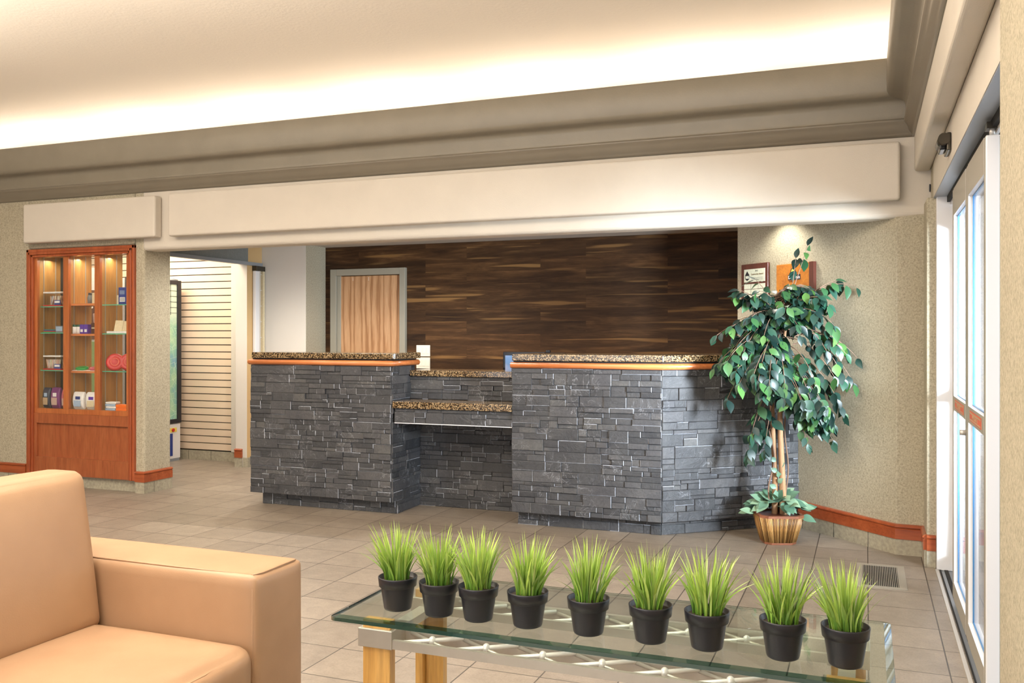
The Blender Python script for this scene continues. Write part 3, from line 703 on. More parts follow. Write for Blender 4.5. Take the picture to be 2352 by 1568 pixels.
# back door behind the desk
dr = thing('door_4', '', '', (-4.87, 8.33, 0)); del dr['label'], dr['category']; dr['kind'] = 'structure'
f_ = MB()
f_.box(-5.32, 8.30, 0, -5.25, 8.35, 2.06); f_.box(-4.49, 8.30, 0, -4.425, 8.35, 2.06); f_.box(-5.25, 8.30, 1.992, -4.49, 8.35, 2.06)
f_.box(-5.25, 8.325, 0, -5.205, 8.35, 1.992); f_.box(-4.502, 8.335, 0, -4.49, 8.35, 1.992)
f_.build('door_frame', 'doorframe', dr, .004)
MB().box(-5.205, 8.334, .01, -4.502, 8.348, 1.985).build('door_leaf', 'oak', dr)
h_ = MB()
for x in (-5.06, -4.87):
    for k in range(3): h_.tube([(x, 8.334, 1.965 - k * .012), (x, 8.331, 1.965 - k * .012)], .003, 8)
h_.build('screw_heads', 'white', dr)
for k, z0 in enumerate((1.145, 1.020)):
    sp = thing('switch_plate', ('upper' if k == 0 else 'lower') + ' of two ivory three-gang light switch plates on the walnut wall', 'light switch', (-4.236, 8.348, z0 + .058), 'light switches on the walnut wall')
    MB().box(-4.314, 8.342, z0, -4.158, 8.349, z0 + .115).build('cover_plate', 'plate', sp, .003)
    for j in range(3): MB().box(-4.290 + j * .046, 8.337, z0 + .025, -4.258 + j * .046, 8.342, z0 + .09).build('rocker', 'plate', sp, .002)

# folding gate at the end of the passage header
gt = thing('folding_gate', 'narrow folded gate with a tall white stile at the passage end', 'gate', (-5.91, 7.85, 0))
MB().box(-5.935, 7.80, .02, -5.895, 7.86, 2.03).build('lead_stile', 'alu_w', gt, .005)
MB().box(-5.93, 7.86, .02, -5.90, 7.885, 2.03).build('rear_stile', 'stub', gt)
for k in range(12): MB().box(-5.93, 7.885, .18 + k * .165, -5.92, 7.93, .186 + k * .165).build('wire_rung', 'white_m', gt)
MB().box(-5.94, 7.80, 2.03, -5.89, 7.95, 2.08).build('top_carrier', 'bronze', gt)
MB().box(-5.935, 7.93, .02, -5.90, 7.955, 2.08).build('wall_channel', 'cream', gt)

# ================================================================== DISPLAY CASE
XA, XB = -7.135, -5.874
case = thing('display_case', 'tall built-in cherry wood display case with glass shelves of sundries', 'display case', (-6.5, 6.25, 0))
# outer casing
cs = MB()
for a, b2, t in ((XA, XA + .028, .022), (XA + .028, XA + .05, .030), (XA + .05, XA + .072, .018)):
    cs.box(a, YB - t, .105, b2, YB + .03, 2.14 - (a - XA))
for a, b2, t in ((XB - .028, XB, .022), (XB - .05, XB - .028, .030), (XB - .072, XB - .05, .018)):
    cs.box(a, YB - t, .105, b2, YB + .03, 2.14 - (XB - b2))
cs.box(XA, YB - .022, 2.112, XB, YB + .03, 2.14); cs.box(XA + .028, YB - .030, 2.09, XB - .028, YB + .03, 2.112); cs.box(XA + .05, YB - .018, 2.068, XB - .05, YB + .03, 2.09)
cs.build('casing', 'cherryz', case, .004)
a0, a1 = XA + .072, XB - .072
fr = MB()
fr.box(a0, 6.125, .70, -7.034, 6.155, 2.07); fr.box(-5.987, 6.125, .70, a1, 6.155, 2.07)
fr.box(-6.717, 6.125, .70, -6.655, 6.155, 2.07); fr.box(-6.349, 6.125, .70, -6.289, 6.155, 2.07)
fr.box(a0, 6.125, .655, a1, 6.155, .70)
fr.build('front_frame', 'casef', case, .002)
MB().box(a0, 6.118, .565, a1, 6.16, .655).build('middle_rail', 'casez', case, .002)
MB().box(a0 + .03, 6.14, .26, a1 - .02, 6.16, .565).build('lower_panel', 'casez', case)
fr = MB(); fr.box(a0, 6.118, .105, a1, 6.16, .262); fr.box(a0, 6.118, .26, a0 + .03, 6.16, .565); fr.box(a1 - .02, 6.118, .26, a1, 6.16, .565)
fr.build('lower_frame', 'casez', case, .002)
MB().box(a0 - .06, 6.16, 0, a1 + .06, 6.20, .105).build('tile_plinth', 'basetile', case)
# lining: sides, partitions, floor, roof
ln = MB()
ln.box(-7.06, 6.155, .66, -7.034, 6.40, 2.10); ln.box(-5.987, 6.155, .66, -5.96, 6.40, 2.10)
ln.box(-7.06, 6.155, .66, -5.96, 6.40, .695); ln.box(-7.06, 6.155, 2.085, -5.96, 6.40, 2.10)
ln.build('lining', 'caseins', case)
MB().box(-6.705, 6.155, .695, -6.668, 6.40, 2.085).build('partition', 'caseins', case); MB().box(-6.340, 6.155, .695, -6.300, 6.40, 2.085).build('partition', 'caseins', case)
MB().box(-7.034, 6.385, .695, -6.705, 6.40, 2.085).build('back_panel', 'dark', case)
MB().box(-6.668, 6.392, .695, -6.340, 6.398, 2.085).build('back_glass', 'pane', case); MB().box(-6.300, 6.392, .695, -5.987, 6.398, 2.085).build('back_glass', 'pane', case)
for x in (-7.034, -6.668, -6.300):
    for y in (6.195, 6.325): MB().box(x, y, .70, x + .003, y + .009, 2.08).build('shelf_standard', 'ventm', case)
for x0, x1, zs, mt in ((-7.03, -6.71, (1.624, 1.385, 1.045), 0), (-6.666, -6.342, (1.645, 1.374, 1.042), 1), (-6.298, -5.989, (1.632, 1.377, 1.046), 0)):
    for z in zs:
        if mt: MB().box(x0, 6.16, z - .018, x1, 6.385, z).build('wood_shelf', 'round', case)
        else:
            m = MB().box(x0, 6.162, z - .008, x1, 6.38, z, 0); m.box(x0, 6.160, z - .008, x1, 6.163, z, 1); m.build('glass_shelf', ['clear', 'green_e'], case)
for x0, x1 in ((-7.034, -6.717), (-6.655, -6.349), (-6.289, -5.987)): MB().box(x0, 6.134, .70, x1, 6.138, 2.07).build('front_glass', 'pane', case)

GI = 'goods in the display case'
def ibox(name, x0, x1, z0, z1, mat, label, cat, y0=6.17, y1=6.23, mats2=None, grp=None):
    t = MB().box(x0, y0, z0, x1, y1, z1); o = t.build(name, mat, None, .002); return tag(o, label, cat, grp)
def candy_tub(z, label):
    t = thing('stick_tub', label, 'tub', (-6.90, 6.22, z), 'tubs of wrapped sticks in the display case')
    MB().box(-7.014, 6.172, z, -6.80, 6.255, z + .012).build('tub_base', 'red', t, .003)
    MB().box(-7.012, 6.174, z + .012, -6.80, 6.253, z + .130).build('clear_tub', 'clear', t)
    m = MB(); rr = random.Random(int(z * 100))
    for k in range(46):
        x = rr.uniform(-6.985, -6.83); y = rr.uniform(6.182, 6.245); l = rr.uniform(-.02, .035)
        if x + l > -6.806: l = 0
        m.tube([(x, y, z + .014), (x + l, y, z + .095)], .0042, 5)
    m.build('wrapped_sticks', 'candy', t)
    m = MB().box(-6.875, 6.1715, z + .012, -6.80, 6.1735, z + .055, 0).box(-6.87, 6.1705, z + .03, -6.81, 6.1715, z + .048, 1); m.build('printed_label', ['navy', 'white'], t)
    MB().box(-7.014, 6.172, z + .118, -6.80, 6.255, z + .132).build('lid', 'white', t, .003)
candy_tub(1.6245, 'clear tub of wrapped sticks with red base on the upper left glass shelf')
candy_tub(1.0455, 'clear tub of wrapped sticks with red base on the lower left glass shelf')
rr = random.Random(3)
for k, (c, wd) in enumerate((('green', 'green'), ('red', 'red'), ('navy', 'blue'), ('teal', 'teal'))):
    x = -7.02 + (k % 2) * .004; z = 1.3855 + k * .0075
    o = MB().box(x, 6.175 + k * .004, z, x + .15, 6.215 + k * .003, z + .0072).build('card_pack', c, None, .001)
    tag(o, '%s packet, %s in the flat stack on the middle left glass shelf' % (wd, ('lowest', 'second from the bottom', 'second from the top', 'topmost')[k]), 'packet', 'flat packets on the middle left shelf')
bp = MB().box(-6.86, 6.172, 1.3855, -6.775, 6.22, 1.447, 0).box(-6.855, 6.171, 1.40, -6.78, 6.172, 1.44, 1)
tag(bp.build('small_box', ['grey', 'lblue'], None), 'small grey and pale blue box at the right end of the middle left shelf', 'box')
def bag(name, x0, x1, z0, z1, c1, c2, c3, label, y=6.20):
    t = thing(name, label, 'bag', ((x0 + x1) / 2, y, z0), 'snack bags on the case floor')
    cx, hx, hz = (x0 + x1) / 2, (x1 - x0) / 2, (z1 - z0) / 2
    def sk(P):
        k = abs(P.z) / hz; return Vector((P.x * (1 - .06 * k), P.y * (1 - .75 * k ** 3), P.z))
    MB().rbox((cx, y, z0 + hz + .001), (hx, .026, hz), .012, 10, (0, .008, 0), 0, sk).build('pouch', c1, t)
    MB().box(cx - hx * .62, y - .034, z0 + hz * .35, cx + hx * .62, y - .033, z0 + hz * 1.05).build('printed_panel', c2, t)
    MB().box(cx - hx * .3, y - .0345, z0 + hz * 1.15, cx + hx * .5, y - .031, z0 + hz * 1.5).build('printed_band', c3, t)
bag('snack_bag', -7.025, -6.935, .695, .882, 'darkbag', 'tan', 'lblue', 'black and blue snack bag, leftmost on the case floor')
bag('snack_bag', -6.925, -6.818, .695, .886, 'plum', 'skin', 'white', 'purple snack bag second from left on the case floor')
bag('snack_bag', -6.812, -6.722, .695, .874, 'pink', 'skin', 'plum', 'pink snack bag beside the left divider on the case floor', 6.215)
bag('snack_bag', -6.662, -6.530, .695, .852, 'white', 'lblue', 'navy', 'white and blue bag at the left of the middle bay floor')
bag('snack_bag', -6.508, -6.375, .695, .852, 'white', 'cream', 'purple', 'white bag at the right of the middle bay floor')
def bottle(x, z, h, r, c, cap, label, y=6.19):
    t = thing('small_bottle', label, 'bottle', (x, y, z), 'small bottles on the middle shelves')
    MB().lathe([(0, 0), (r, 0), (r, h * .74), (r * .98, h * .76)], (x, y, z), 20).build('body', c, t)
    MB().lathe([(r * .98, h * .74), (r * .98, h), (0, h)], (x, y, z), 20).build('cap', cap, t)
bottle(-6.642, 1.3745, .082, .0225, 'white', 'dgreen', 'white bottle with dark green cap, leftmost on the middle wood shelf')
bottle(-6.594, 1.3745, .082, .0225, 'white', 'dgreen', 'white bottle with dark green cap next to the purple boxes')
def pbox(x0, label):
    t = thing('purple_box', label, 'box', (x0 + .022, 6.19, 1.3745), 'purple boxes on the middle wood shelf')
    MB().box(x0, 6.17, 1.3745, x0 + .044, 6.215, 1.458).build('carton', 'purple', t, .002)
    MB().box(x0 + .008, 6.169, 1.39, x0 + .036, 6.170, 1.415).build('printed_label', 'white', t)
pbox(-6.568, 'purple box beside the green-capped bottles'); pbox(-6.520, 'purple box beside the dark box stack')
t = thing('dark_box', 'dark brown box with cream stripe under the pink pouches', 'box', (-6.42, 6.25, 1.3745))
MB().box(-6.468, 6.20, 1.3745, -6.36, 6.29, 1.470).build('carton', 'mahog', t, .002); MB().box(-6.46, 6.199, 1.42, -6.40, 6.200, 1.432).build('printed_stripe', 'cream', t)
def sk0(P): return Vector((P.x * (1 + .25 * P.z / .045), P.y, P.z))
tag(MB().rbox((-6.446, 6.24, 1.5145), (.022, .02, .044), .01, 8, (0, 0, 0), 0, sk0).build('pouch', 'skin'), 'pale pink pouch standing on the dark box', 'pouch')
tag(MB().rbox((-6.393, 6.24, 1.5145), (.022, .02, .040), .01, 8).build('pouch', 'tan'), 'tan pouch behind the pink one on the dark box', 'pouch')
t = thing('dark_bottle', 'dark grey bottle on the upper middle wood shelf', 'bottle', (-6.474, 6.20, 1.6455))
MB().lathe([(0, 0), (.024, 0), (.026, .05), (.018, .075)], (-6.474, 6.20, 1.6455), 20).build('body', 'grey', t); MB().lathe([(.018, .073), (.018, .094), (0, .094)], (-6.474, 6.20, 1.6455), 20).build('cap', 'black', t)
ibox('small_jar', -6.508, -6.496, 1.6455, 1.70, 'cream', 'small cream item left of the dark grey bottle', 'jar', 6.2, 6.22)
ibox('cream_carton', -6.440, -6.385, 1.6455, 1.738, 'cream', 'cream carton beside the dark bottle on the upper middle shelf', 'box', 6.185, 6.23)
def toy(x, c, label):
    t = thing('toy_packet', label, 'toy packet', (x, 6.22, 1.0425), 'toy packets on the lower wood shelf')
    MB().box(x - .075, 6.175, 1.0425, x + .075, 6.26, 1.0465).build('backing_card', 'white', t)
    m = MB()
    pts = [(x + .055 * math.cos(a), 6.215 + .03 * math.sin(a), 1.064 + .008 * math.sin(a)) for a in [k * math.pi / 10 for k in range(21)]]
    m.tube(pts, .012, 8, cap=False); m.build('plastic_ring', c, t)
    m = MB(); q = [(x - .07, 6.18, 1.05), (x + .07, 6.18, 1.06), (x + .06, 6.25, 1.105), (x - .06, 6.25, 1.09)]; m.add(q, [(0, 1, 2, 3)]); m.build('cellophane', 'clear', t)
toy(-6.588, 'green', 'green plastic toy in clear wrap on the lower wood shelf'); toy(-6.425, 'pink', 'pink red plastic toy in clear wrap beside the green one')
t = thing('blue_box', 'upright blue box with white label on the upper right glass shelf', 'box', (-6.083, 6.2, 1.6325))
MB().box(-6.130, 6.18, 1.6325, -6.030, 6.215, 1.782).build('carton', 'navy', t, .002)
m = MB().box(-6.115, 6.179, 1.655, -6.055, 6.180, 1.695, 0)
for k in range(12): m.box(-6.110 + k * .0045, 6.1785, 1.661, -6.108 + k * .0045, 6.179, 1.690, 1)
m.build('barcode_label', ['white', 'grey'], t)
m = MB()
for k in range(5): m.box(-6.115, 6.179, 1.722 + k * .007, -6.06, 6.180, 1.725 + k * .007)
m.build('printed_lines', 'lblue', t)
ibox('cream_bottle', -6.158, -6.136, 1.6325, 1.714, 'cream', 'slim cream and brown pack left of the blue box', 'pack', 6.19, 6.22)
t = thing('open_booklet', 'open cream booklet propped up on the middle right glass shelf', 'booklet', (-6.12, 6.22, 1.3775))
Mx = Matrix.Translation((-6.125, 6.215, 1.398)) @ Matrix.Rotation(R(-14), 4, 'X')
MB().box(-.085, 0, 0, -.002, .004, .096, 0, Mx @ Matrix.Rotation(R(6), 4, 'Z')).build('left_page', 'cream', t)
MB().box(.002, 0, 0, .088, .004, .090, 0, Mx @ Matrix.Rotation(R(-6), 4, 'Z')).build('right_page', 'cream', t)
MB().box(-6.262, 6.175, 1.3775, -6.03, 6.24, 1.397).build('white_tray', 'white', t, .003)
for i, x in enumerate((-6.195, -6.105)):
    t = thing('flying_disc', ('red plastic disc leaning at the front left of the right bay' if i == 0 else 'red plastic disc behind and right of the other red disc'), 'disc', (x, 6.22 + i * .05, 1.0465), 'red discs in the display case')
    d = MB().lathe([(0, .018), (.045, .018), (.05, .014), (.056, .018), (.070, .012), (.078, 0), (.074, 0), (.066, .008), (0, .012)], (0, 0, 0), 36)
    T = Matrix.Translation((x, 6.208 + i * .066, 1.0475 + .076)) @ Matrix.Rotation(R(36), 4, 'Z') @ Matrix.Rotation(R(78), 4, 'X')
    d.v = [tuple(T @ Vector(v)) for v in d.v]; d.build('disc', 'red', t)
    e = MB().lathe([(.030, .0185), (.033, .0195), (.036, .0185)], (0, 0, 0), 30); e.v = [tuple(T @ Vector(v)) for v in e.v]; e.build('raised_ring', 'sred', t)
for k in range(4):
    o = MB().rbox((-6.228 + (k % 2) * .006, 6.21, .7055 + k * .0192), (.058, .03, .0093), .005, 6).build('wipes_packet', 'lblue' if k % 2 == 0 else 'white')
    tag(o, 'pale blue and white packet, %s of the stack in the right bay' % ('bottom', 'second from bottom', 'third from bottom', 'top')[k], 'packet', 'packets stacked in the right bay')
for k in range(2):
    o = MB().box(-6.158, 6.175, .6955 + k * .0285, -6.02, 6.24, .723 + k * .0285).build('orange_pack', 'orange', None, .004)
    tag(o, '%s of the two flat orange packs in the right bay' % ('lower', 'upper')[k], 'packet', 'orange packs in the right bay')

# machines in the hallway
vm = thing('vending_machine', 'tall machine with floral glass front in black frame beside the slatwall', 'vending machine', (-7.4, 7.50, 0))
MB().box(-7.75, 7.14, .40, -7.0, 7.91, 1.94).build('cabinet', 'white', vm)
f_ = MB(); f_.box(-7.0, 7.14, .41, -6.97, 7.19, 1.955); f_.box(-7.0, 7.865, .41, -6.97, 7.925, 1.955); f_.box(-7.0, 7.19, .41, -6.97, 7.865, .455); f_.box(-7.0, 7.19, 1.91, -6.97, 7.865, 1.955)
f_.build('front_frame', 'black', vm, .004)
MB().box(-7.0, 7.19, .455, -6.982, 7.865, 1.91).build('floral_front', 'floral', vm)
g = MB()
for k in range(5): g.box(-6.982, 7.19, 1.60 + k * .06, -6.979, 7.865, 1.604 + k * .06)
for k in range(6): g.box(-6.982, 7.27 + k * .1, 1.58, -6.979, 7.274 + k * .1, 1.91)
g.build('rack_wires', 'bronze', vm)
MB().box(-7.75, 7.14, .03, -6.985, 7.92, .40).build('base_cabinet', 'alu_w', vm); MB().box(-6.985, 7.16, .06, -6.978, 7.80, .30).build('dark_recess', 'navy', vm)
MB().box(-6.985, 7.72, .315, -6.977, 7.86, .36).build('control_strip', 'yellow', vm)
MB().tube([(-6.98, 7.80, .338), (-6.965, 7.80, .338)], .018, 14).build('red_button', 'red', vm)
MB().box(-7.72, 7.15, 0, -6.985, 7.91, .03).build('kick_plate', 'alu_g', vm)
MB().tube([(-7.1, 7.84, 1.955), (-7.0, 7.84, 1.965), (-6.985, 7.88, 1.955)], .012, 8).build('cable_loop', 'grey', vm)
v2 = thing('drinks_machine', 'white topped machine with orange arch seen through the display case glass', 'vending machine', (-7.5, 6.8, 0))
MB().box(-7.9, 6.47, 0, -7.02, 7.10, 2.02).build('cabinet', 'white', v2)
MB().box(-7.02, 6.80, .15, -7.01, 7.09, 1.05).build('lower_front', 'mahog', v2)
a_ = [(-7.012, 6.80, 1.10)] + [(-7.012, 6.80 + .26 * math.sin(t * math.pi / 20), 1.50 + .42 * math.cos(t * math.pi / 20)) for t in range(11)] + [(-7.012, 7.06, 1.10)]
MB().add([(x - .003, y, z) for x, y, z in a_] + [(x + .003, y, z) for x, y, z in a_], [tuple(range(13, 26)), tuple(range(13))[::-1]] + [(i, (i + 1) % 13, 13 + (i + 1) % 13, 13 + i) for i in range(13)]).build('orange_arch', 'orange', v2)
MB().tube([(-7.008, y, z) for _, y, z in a_[1:]], .01, 8).build('arch_outline', 'plum', v2)
MB().box(-7.02, 6.48, .15, -7.01, 6.79, 1.30).build('green_front', 'moss', v2)
MB().box(-7.02, 6.48, 1.32, -7.01, 6.79, 1.80).build('brown_front', 'mahog', v2)
Mx = Matrix.Translation((-7.008, 6.66, 1.68)) @ Matrix.Rotation(R(90), 4, 'Z') @ Matrix.Rotation(R(90), 4, 'X')
text('white_lettering', 'ce', .2, Mx, 'white', v2); text('white_lettering', 'u', .2, Mx @ Matrix.Translation((0, -.16, 0)), 'white', v2)

# ================================================================== PLAQUES ON THE ANGLED WALL
e_ = Vector((r2, -r2, 0))        # along the wall to the right
n_ = Vector((-r2, -r2, 0))       # out of the wall
def wallT(xc, z):                # frame: x right along wall, y up, z out
    k = 6.304; yc = k - xc
    return Matrix(((e_.x, 0, n_.x, xc), (e_.y, 0, n_.y, yc), (0, 1, 0, z), (0, 0, 0, 1)))
def pl(T, x0, y0, x1, y1, z0, z1, mat, name, root, bev=0, mats=None):
    m = MB().box(x0, y0, z0, x1, y1, z1, 0, T); return m.build(name, mat, root, bev)
T1 = wallT(-.775, 1.735)
p1 = thing('award_plaque', 'dark mahogany plaque with silver certificate plate, left of the amber plaque', 'plaque', (-.775, 7.08, 1.735))
pl(T1, -.155, -.168, .155, .168, 0, .022, 'mahog', 'backing_board', p1, .004)
pl(T1, -.118, .03, .125, .128, .022, .024, 'paper', 'certificate_plate', p1)
m = MB(); m.prism([(-.004, 0)] * 0 or [(0, 0), (1, 0), (0, 1)], 0, 0) if False else None
m = MB()
for i in range(3):
    for j in range(4): m.box(-.118 + i * .083, -.145 + j * .041, .022, -.040 + i * .083, -.108 + j * .041, .0235, 0, T1)
m.build('name_plates', 'paper', p1)
m = MB(); tri = [(-.105, .085), (-.08, .115), (-.055, .085), (-.055, .055), (-.08, .040), (-.105, .055)]
m.add([T1 @ Vector((x, y, .0245)) for x, y in tri], [tuple(range(6))]); m.build('house_emblem', 'black', p1)
m = MB(); m.box(-.098, .058, .0245, -.062, .078, .0252, 0, T1); m.build('emblem_band', 'paper', p1)
text('plate_text', '2012', .016, T1 @ Matrix.Translation((.03, .112, .025)), 'black', p1, .0003)
text('plate_text', 'Community Award', .018, T1 @ Matrix.Translation((.036, .088, .025)), 'amber', p1, .0003)
m = MB()
for k in range(3): m.box(-.03, .045 + k * .008, .0242, .10, .047 + k * .008, .0248, 0, T1)
m.build('text_lines', 'grey', p1)
T2 = wallT(-.459, 1.733)
p2 = thing('hotel_plaque', 'glossy amber wooden plaque with sunrise emblem, partly behind the ficus leaves', 'plaque', (-.459, 6.763, 1.733))
pl(T2, -.192, -.14, .192, .14, 0, .028, 'amberwood', 'backing_board', p2, .006)
pl(T2, .152, -.14, .1925, .14, .001, .0285, 'mahog', 'dark_side_band', p2)
m = MB(); arc = [(-.01 + .032 * math.cos(R(a)), .058 + .052 * math.sin(R(a))) for a in range(0, 181, 12)]
m.add([T2 @ Vector((x, y, .0292)) for x, y in arc], [tuple(range(len(arc)))]); m.build('sunrise_outline', 'black', p2)
m = MB(); arc = [(-.01 + .024 * math.cos(R(a)), .060 + .042 * math.sin(R(a))) for a in range(0, 181, 12)]
m.add([T2 @ Vector((x, y, .0298)) for x, y in arc], [tuple(range(len(arc)))]); m.build('sunrise_emblem', 'yellow', p2)
pl(T2, -.062, .022, .066, .060, .029, .0300, 'black', 'name_band', p2)
text('name_lettering', 'Days Inn', .034, T2 @ Matrix.Translation((.001, .040, .0305)), 'white', p2, .0004)
text('small_lettering', 'HOTELS', .013, T2 @ Matrix.Translation((-.03, .012, .0295)), 'mahog', p2, .0003)
text('award_lettering', 'Recognition', .026, T2 @ Matrix.Translation((-.02, -.020, .0295)), 'mahog', p2, .0003)
pl(T2, -.09, -.125, .10, -.035, .028, .031, 'white', 'photo_plate', p2)
m = MB()
for k in range(5): m.box(-.08, -.112 + k * .014, .031, .085, -.107 + k * .014, .0316, 0, T2)
m.build('photo_plate_lines', 'black', p2)

# ================================================================== FICUS TREE
TX, TY = -.545, 6.215
tree = thing('ficus_tree', 'tall artificial ficus tree in a bamboo basket beside the slate desk', 'potted tree', (TX, TY, 0))
rr = random.Random(21)
camR = Vector((.9317, .3633, 0)); camF = Vector((-.3633, .9317, 0))
def octo(w, ch, ang):
    h = w / 2; pts = [(-h + ch, -h), (h - ch, -h), (h, -h + ch), (h, h - ch), (h - ch, h), (-h + ch, h), (-h, h - ch), (-h, -h + ch)]
    ca, sa = math.cos(ang), math.sin(ang); return [(TX + x * ca - y * sa, TY + x * sa + y * ca) for x, y in pts]
AN = R(20)
pa, pb = octo(.195, .035, AN), octo(.275, .045, AN)
MB().taper(pa, .012, pb, .185).build('basket_core', 'mahog', tree)
MB().taper(octo(.205, .037, AN), 0, octo(.207, .037, AN), .016).build('basket_foot', 'basket', tree, .002)
rim = MB(); ro, ri = octo(.288, .047, AN), octo(.250, .04, AN)
n8 = 8; vs = [(x, y, .178) for x, y in ro] + [(x, y, .194) for x, y in ro] + [(x, y, .194) for x, y in ri] + [(x, y, .178) for x, y in ri]
rim.add(vs, [(a * 8 + i, a * 8 + (i + 1) % 8, ((a + 1) % 4) * 8 + (i + 1) % 8, ((a + 1) % 4) * 8 + i) for a in range(4) for i in range(8)]); rim.build('basket_rim', 'basket', tree)
rods = MB()
qa, qb = octo(.203, .037, AN), octo(.283, .047, AN)
for i in range(8):
    A0, A1 = Vector((*qa[i], .014)), Vector((*qa[(i + 1) % 8], .014)); B0, B1 = Vector((*qb[i], .18)), Vector((*qb[(i + 1) % 8], .18))
    k = max(3, int((B1 - B0).length / .0105))
    for j in range(k):
        t = (j + .5) / k; a = A0.lerp(A1, t); b2 = B0.lerp(B1, t)
        rods.tube([a, a.lerp(b2, .48), a.lerp(b2, .5), a.lerp(b2, .52), b2], [.0040, .0046, .0054, .0046, .0050], 6)
rods.build('bamboo_rods', 'bamboo', tree)
MB().prism(octo(.25, .04, AN), .165, .17).build('soil', 'soil', tree)
# trunks and vines
def W(u, f, z): p = Vector((TX, TY, z)) + camR * u + camF * f; return p
t1 = [W(-.028 + .012 * math.sin(z * 5), .01 * math.cos(z * 4), z) for z in [.17 + .07 * i for i in range(19)]]
t2 = [W(.022 + .016 * math.sin(z * 4 + 1.5) + .03 * max(0, z - .9), -.02 + .02 * math.cos(z * 5), z) for z in [.17 + .07 * i for i in range(20)]]
MB().tube(t1, [.021 - .0006 * i for i in range(19)], 10).build('trunk', 'bark', tree)
MB().tube(t2, [.024 - .0008 * i for i in range(20)], 10).build('trunk', 'bark', tree)
vn = MB()
vn.tube([W(-.05 + .02 * math.sin(z * 14), -.03, z) if z < .75 else W(-.05 + (z - .75) * .5 + .02 * math.sin(z * 9), -.03, z) for z in [.26 + .04 * i for i in range(20)]], .0055, 6)
vn.tube([W(.05 + .012 * math.sin(z * 12 + 2), -.025, z) for z in [.26 + .04 * i for i in range(22)]], .0055, 6)
vn.build('vine', 'vine', tree)
def add_leaf(mb, base, d, nrm, L, Wd, fold=.22, droop=.35):
    d = d.normalized(); s_ = d.cross(nrm).normalized(); nrm = s_.cross(d).normalized()
    rows = [(0, .06), (.12, .55), (.3, .95), (.48, 1.0), (.66, .78), (.82, .42), (.93, .16), (1.0, .0)]
    vs = []; p = base.copy(); prev = 0; dd = d.copy()
    for t, ww in rows:
        dd = (dd - nrm * droop * (t - prev) * 1.2).normalized(); p = p + dd * (t - prev) * L; prev = t
        hw = Wd / 2 * ww
        vs += [p - s_ * hw + nrm * hw * fold, p.copy(), p + s_ * hw + nrm * hw * fold]
    fs = []
    for i in range(len(rows) - 1):
        a = i * 3; fs += [(a, a + 1, a + 4, a + 3), (a + 1, a + 2, a + 5, a + 4)]
    mb.add(vs, fs, 0, True)
def blocked(p):
    if p.x + p.y > 6.304 - .012: return True
    # behind the angled stone front / over its ledge
    dx, dy = p.x + 1.284, p.y - 6.03; dn = (-.648 * dx + .762 * dy)
    return dn > -.035 and p.z < 1.25
fol = MB(); brn = MB()
def twig(p0, p2, sag=.12, step=.036, start=.3, Lm=1.0):
    p1 = p0.lerp(p2, .55) + Vector((0, 0, sag)); N = max(6, int((p2 - p0).length / .04)); pts = []
    for i in range(N + 1):
        t = i / N; pts.append(p0 * (1 - t) ** 2 + p1 * 2 * t * (1 - t) + p2 * t * t)
    pts = [q for q in pts if not blocked(q)]
    if len(pts) < 4: return
    brn.tube(pts, [.0042 * (1 - .7 * i / len(pts)) for i in range(len(pts))], 5, cap=False)
    acc = 0; side = 1
    for i in range(1, len(pts)):
        seg = (pts[i] - pts[i - 1]); acc += seg.length
        if i / len(pts) < start: acc = 0; continue
        while acc > step:
            acc -= step; side = -side
            tdir = seg.normalized(); lat = tdir.cross(Vector((0, 0, 1)))
            if lat.length < .1: lat = camR.copy()
            lat.normalize()
            d = tdir * rr.uniform(.1, .7) + lat * side * rr.uniform(.5, 1.1) + Vector((0, 0, -rr.uniform(.25, 1.3)))
            nr = Vector((rr.uniform(-.5, .5), rr.uniform(-.9, .1), rr.uniform(.3, 1)))
            b0 = pts[i] + Vector((rr.uniform(-.008, .008), rr.uniform(-.008, .008), 0)); st_ = b0 + d.normalized() * .014
            L = rr.uniform(.070, .105) * Lm
            if blocked(st_ + d.normalized() * L) or blocked(st_): continue
            add_leaf(fol, st_, d, nr, L, L * rr.uniform(.50, .62), rr.uniform(.05, .4), rr.uniform(.1, .6))
    d = (pts[-1] - pts[-2]).normalized() + Vector((0, 0, -.3))
    if not blocked(pts[-1] + d * .08): add_leaf(fol, pts[-1], d, Vector((0, -.5, .8)), .075 * Lm, .038 * Lm)
def rmax(z):
    T_ = [(.6, .12), (.75, .26), (.9, .33), (1.05, .38), (1.2, .41), (1.4, .37), (1.52, .30), (1.65, .20), (1.8, .10)]
    for (z0, r0), (z1, r1) in zip(T_, T_[1:]):
        if z0 <= z <= z1: return r0 + (r1 - r0) * (z - z0) / (z1 - z0)
    return .1
for k in range(260):
    ze = .78 + .86 * ((k * .618) % 1); a = k * 2.399 + rr.uniform(-.3, .3)
    r_ = rmax(ze) * rr.uniform(.45, 1.05)
    zs = min(1.62, ze + rr.uniform(.05, .35)) ; zs = max(.95, zs)
    p0 = W(rr.uniform(-.02, .05), 0, zs)
    p2 = W(r_ * math.cos(a) + .025, r_ * math.sin(a) * .75 - .05, ze)
    twig(p0, p2, rr.uniform(.06, .18), .027, .12)
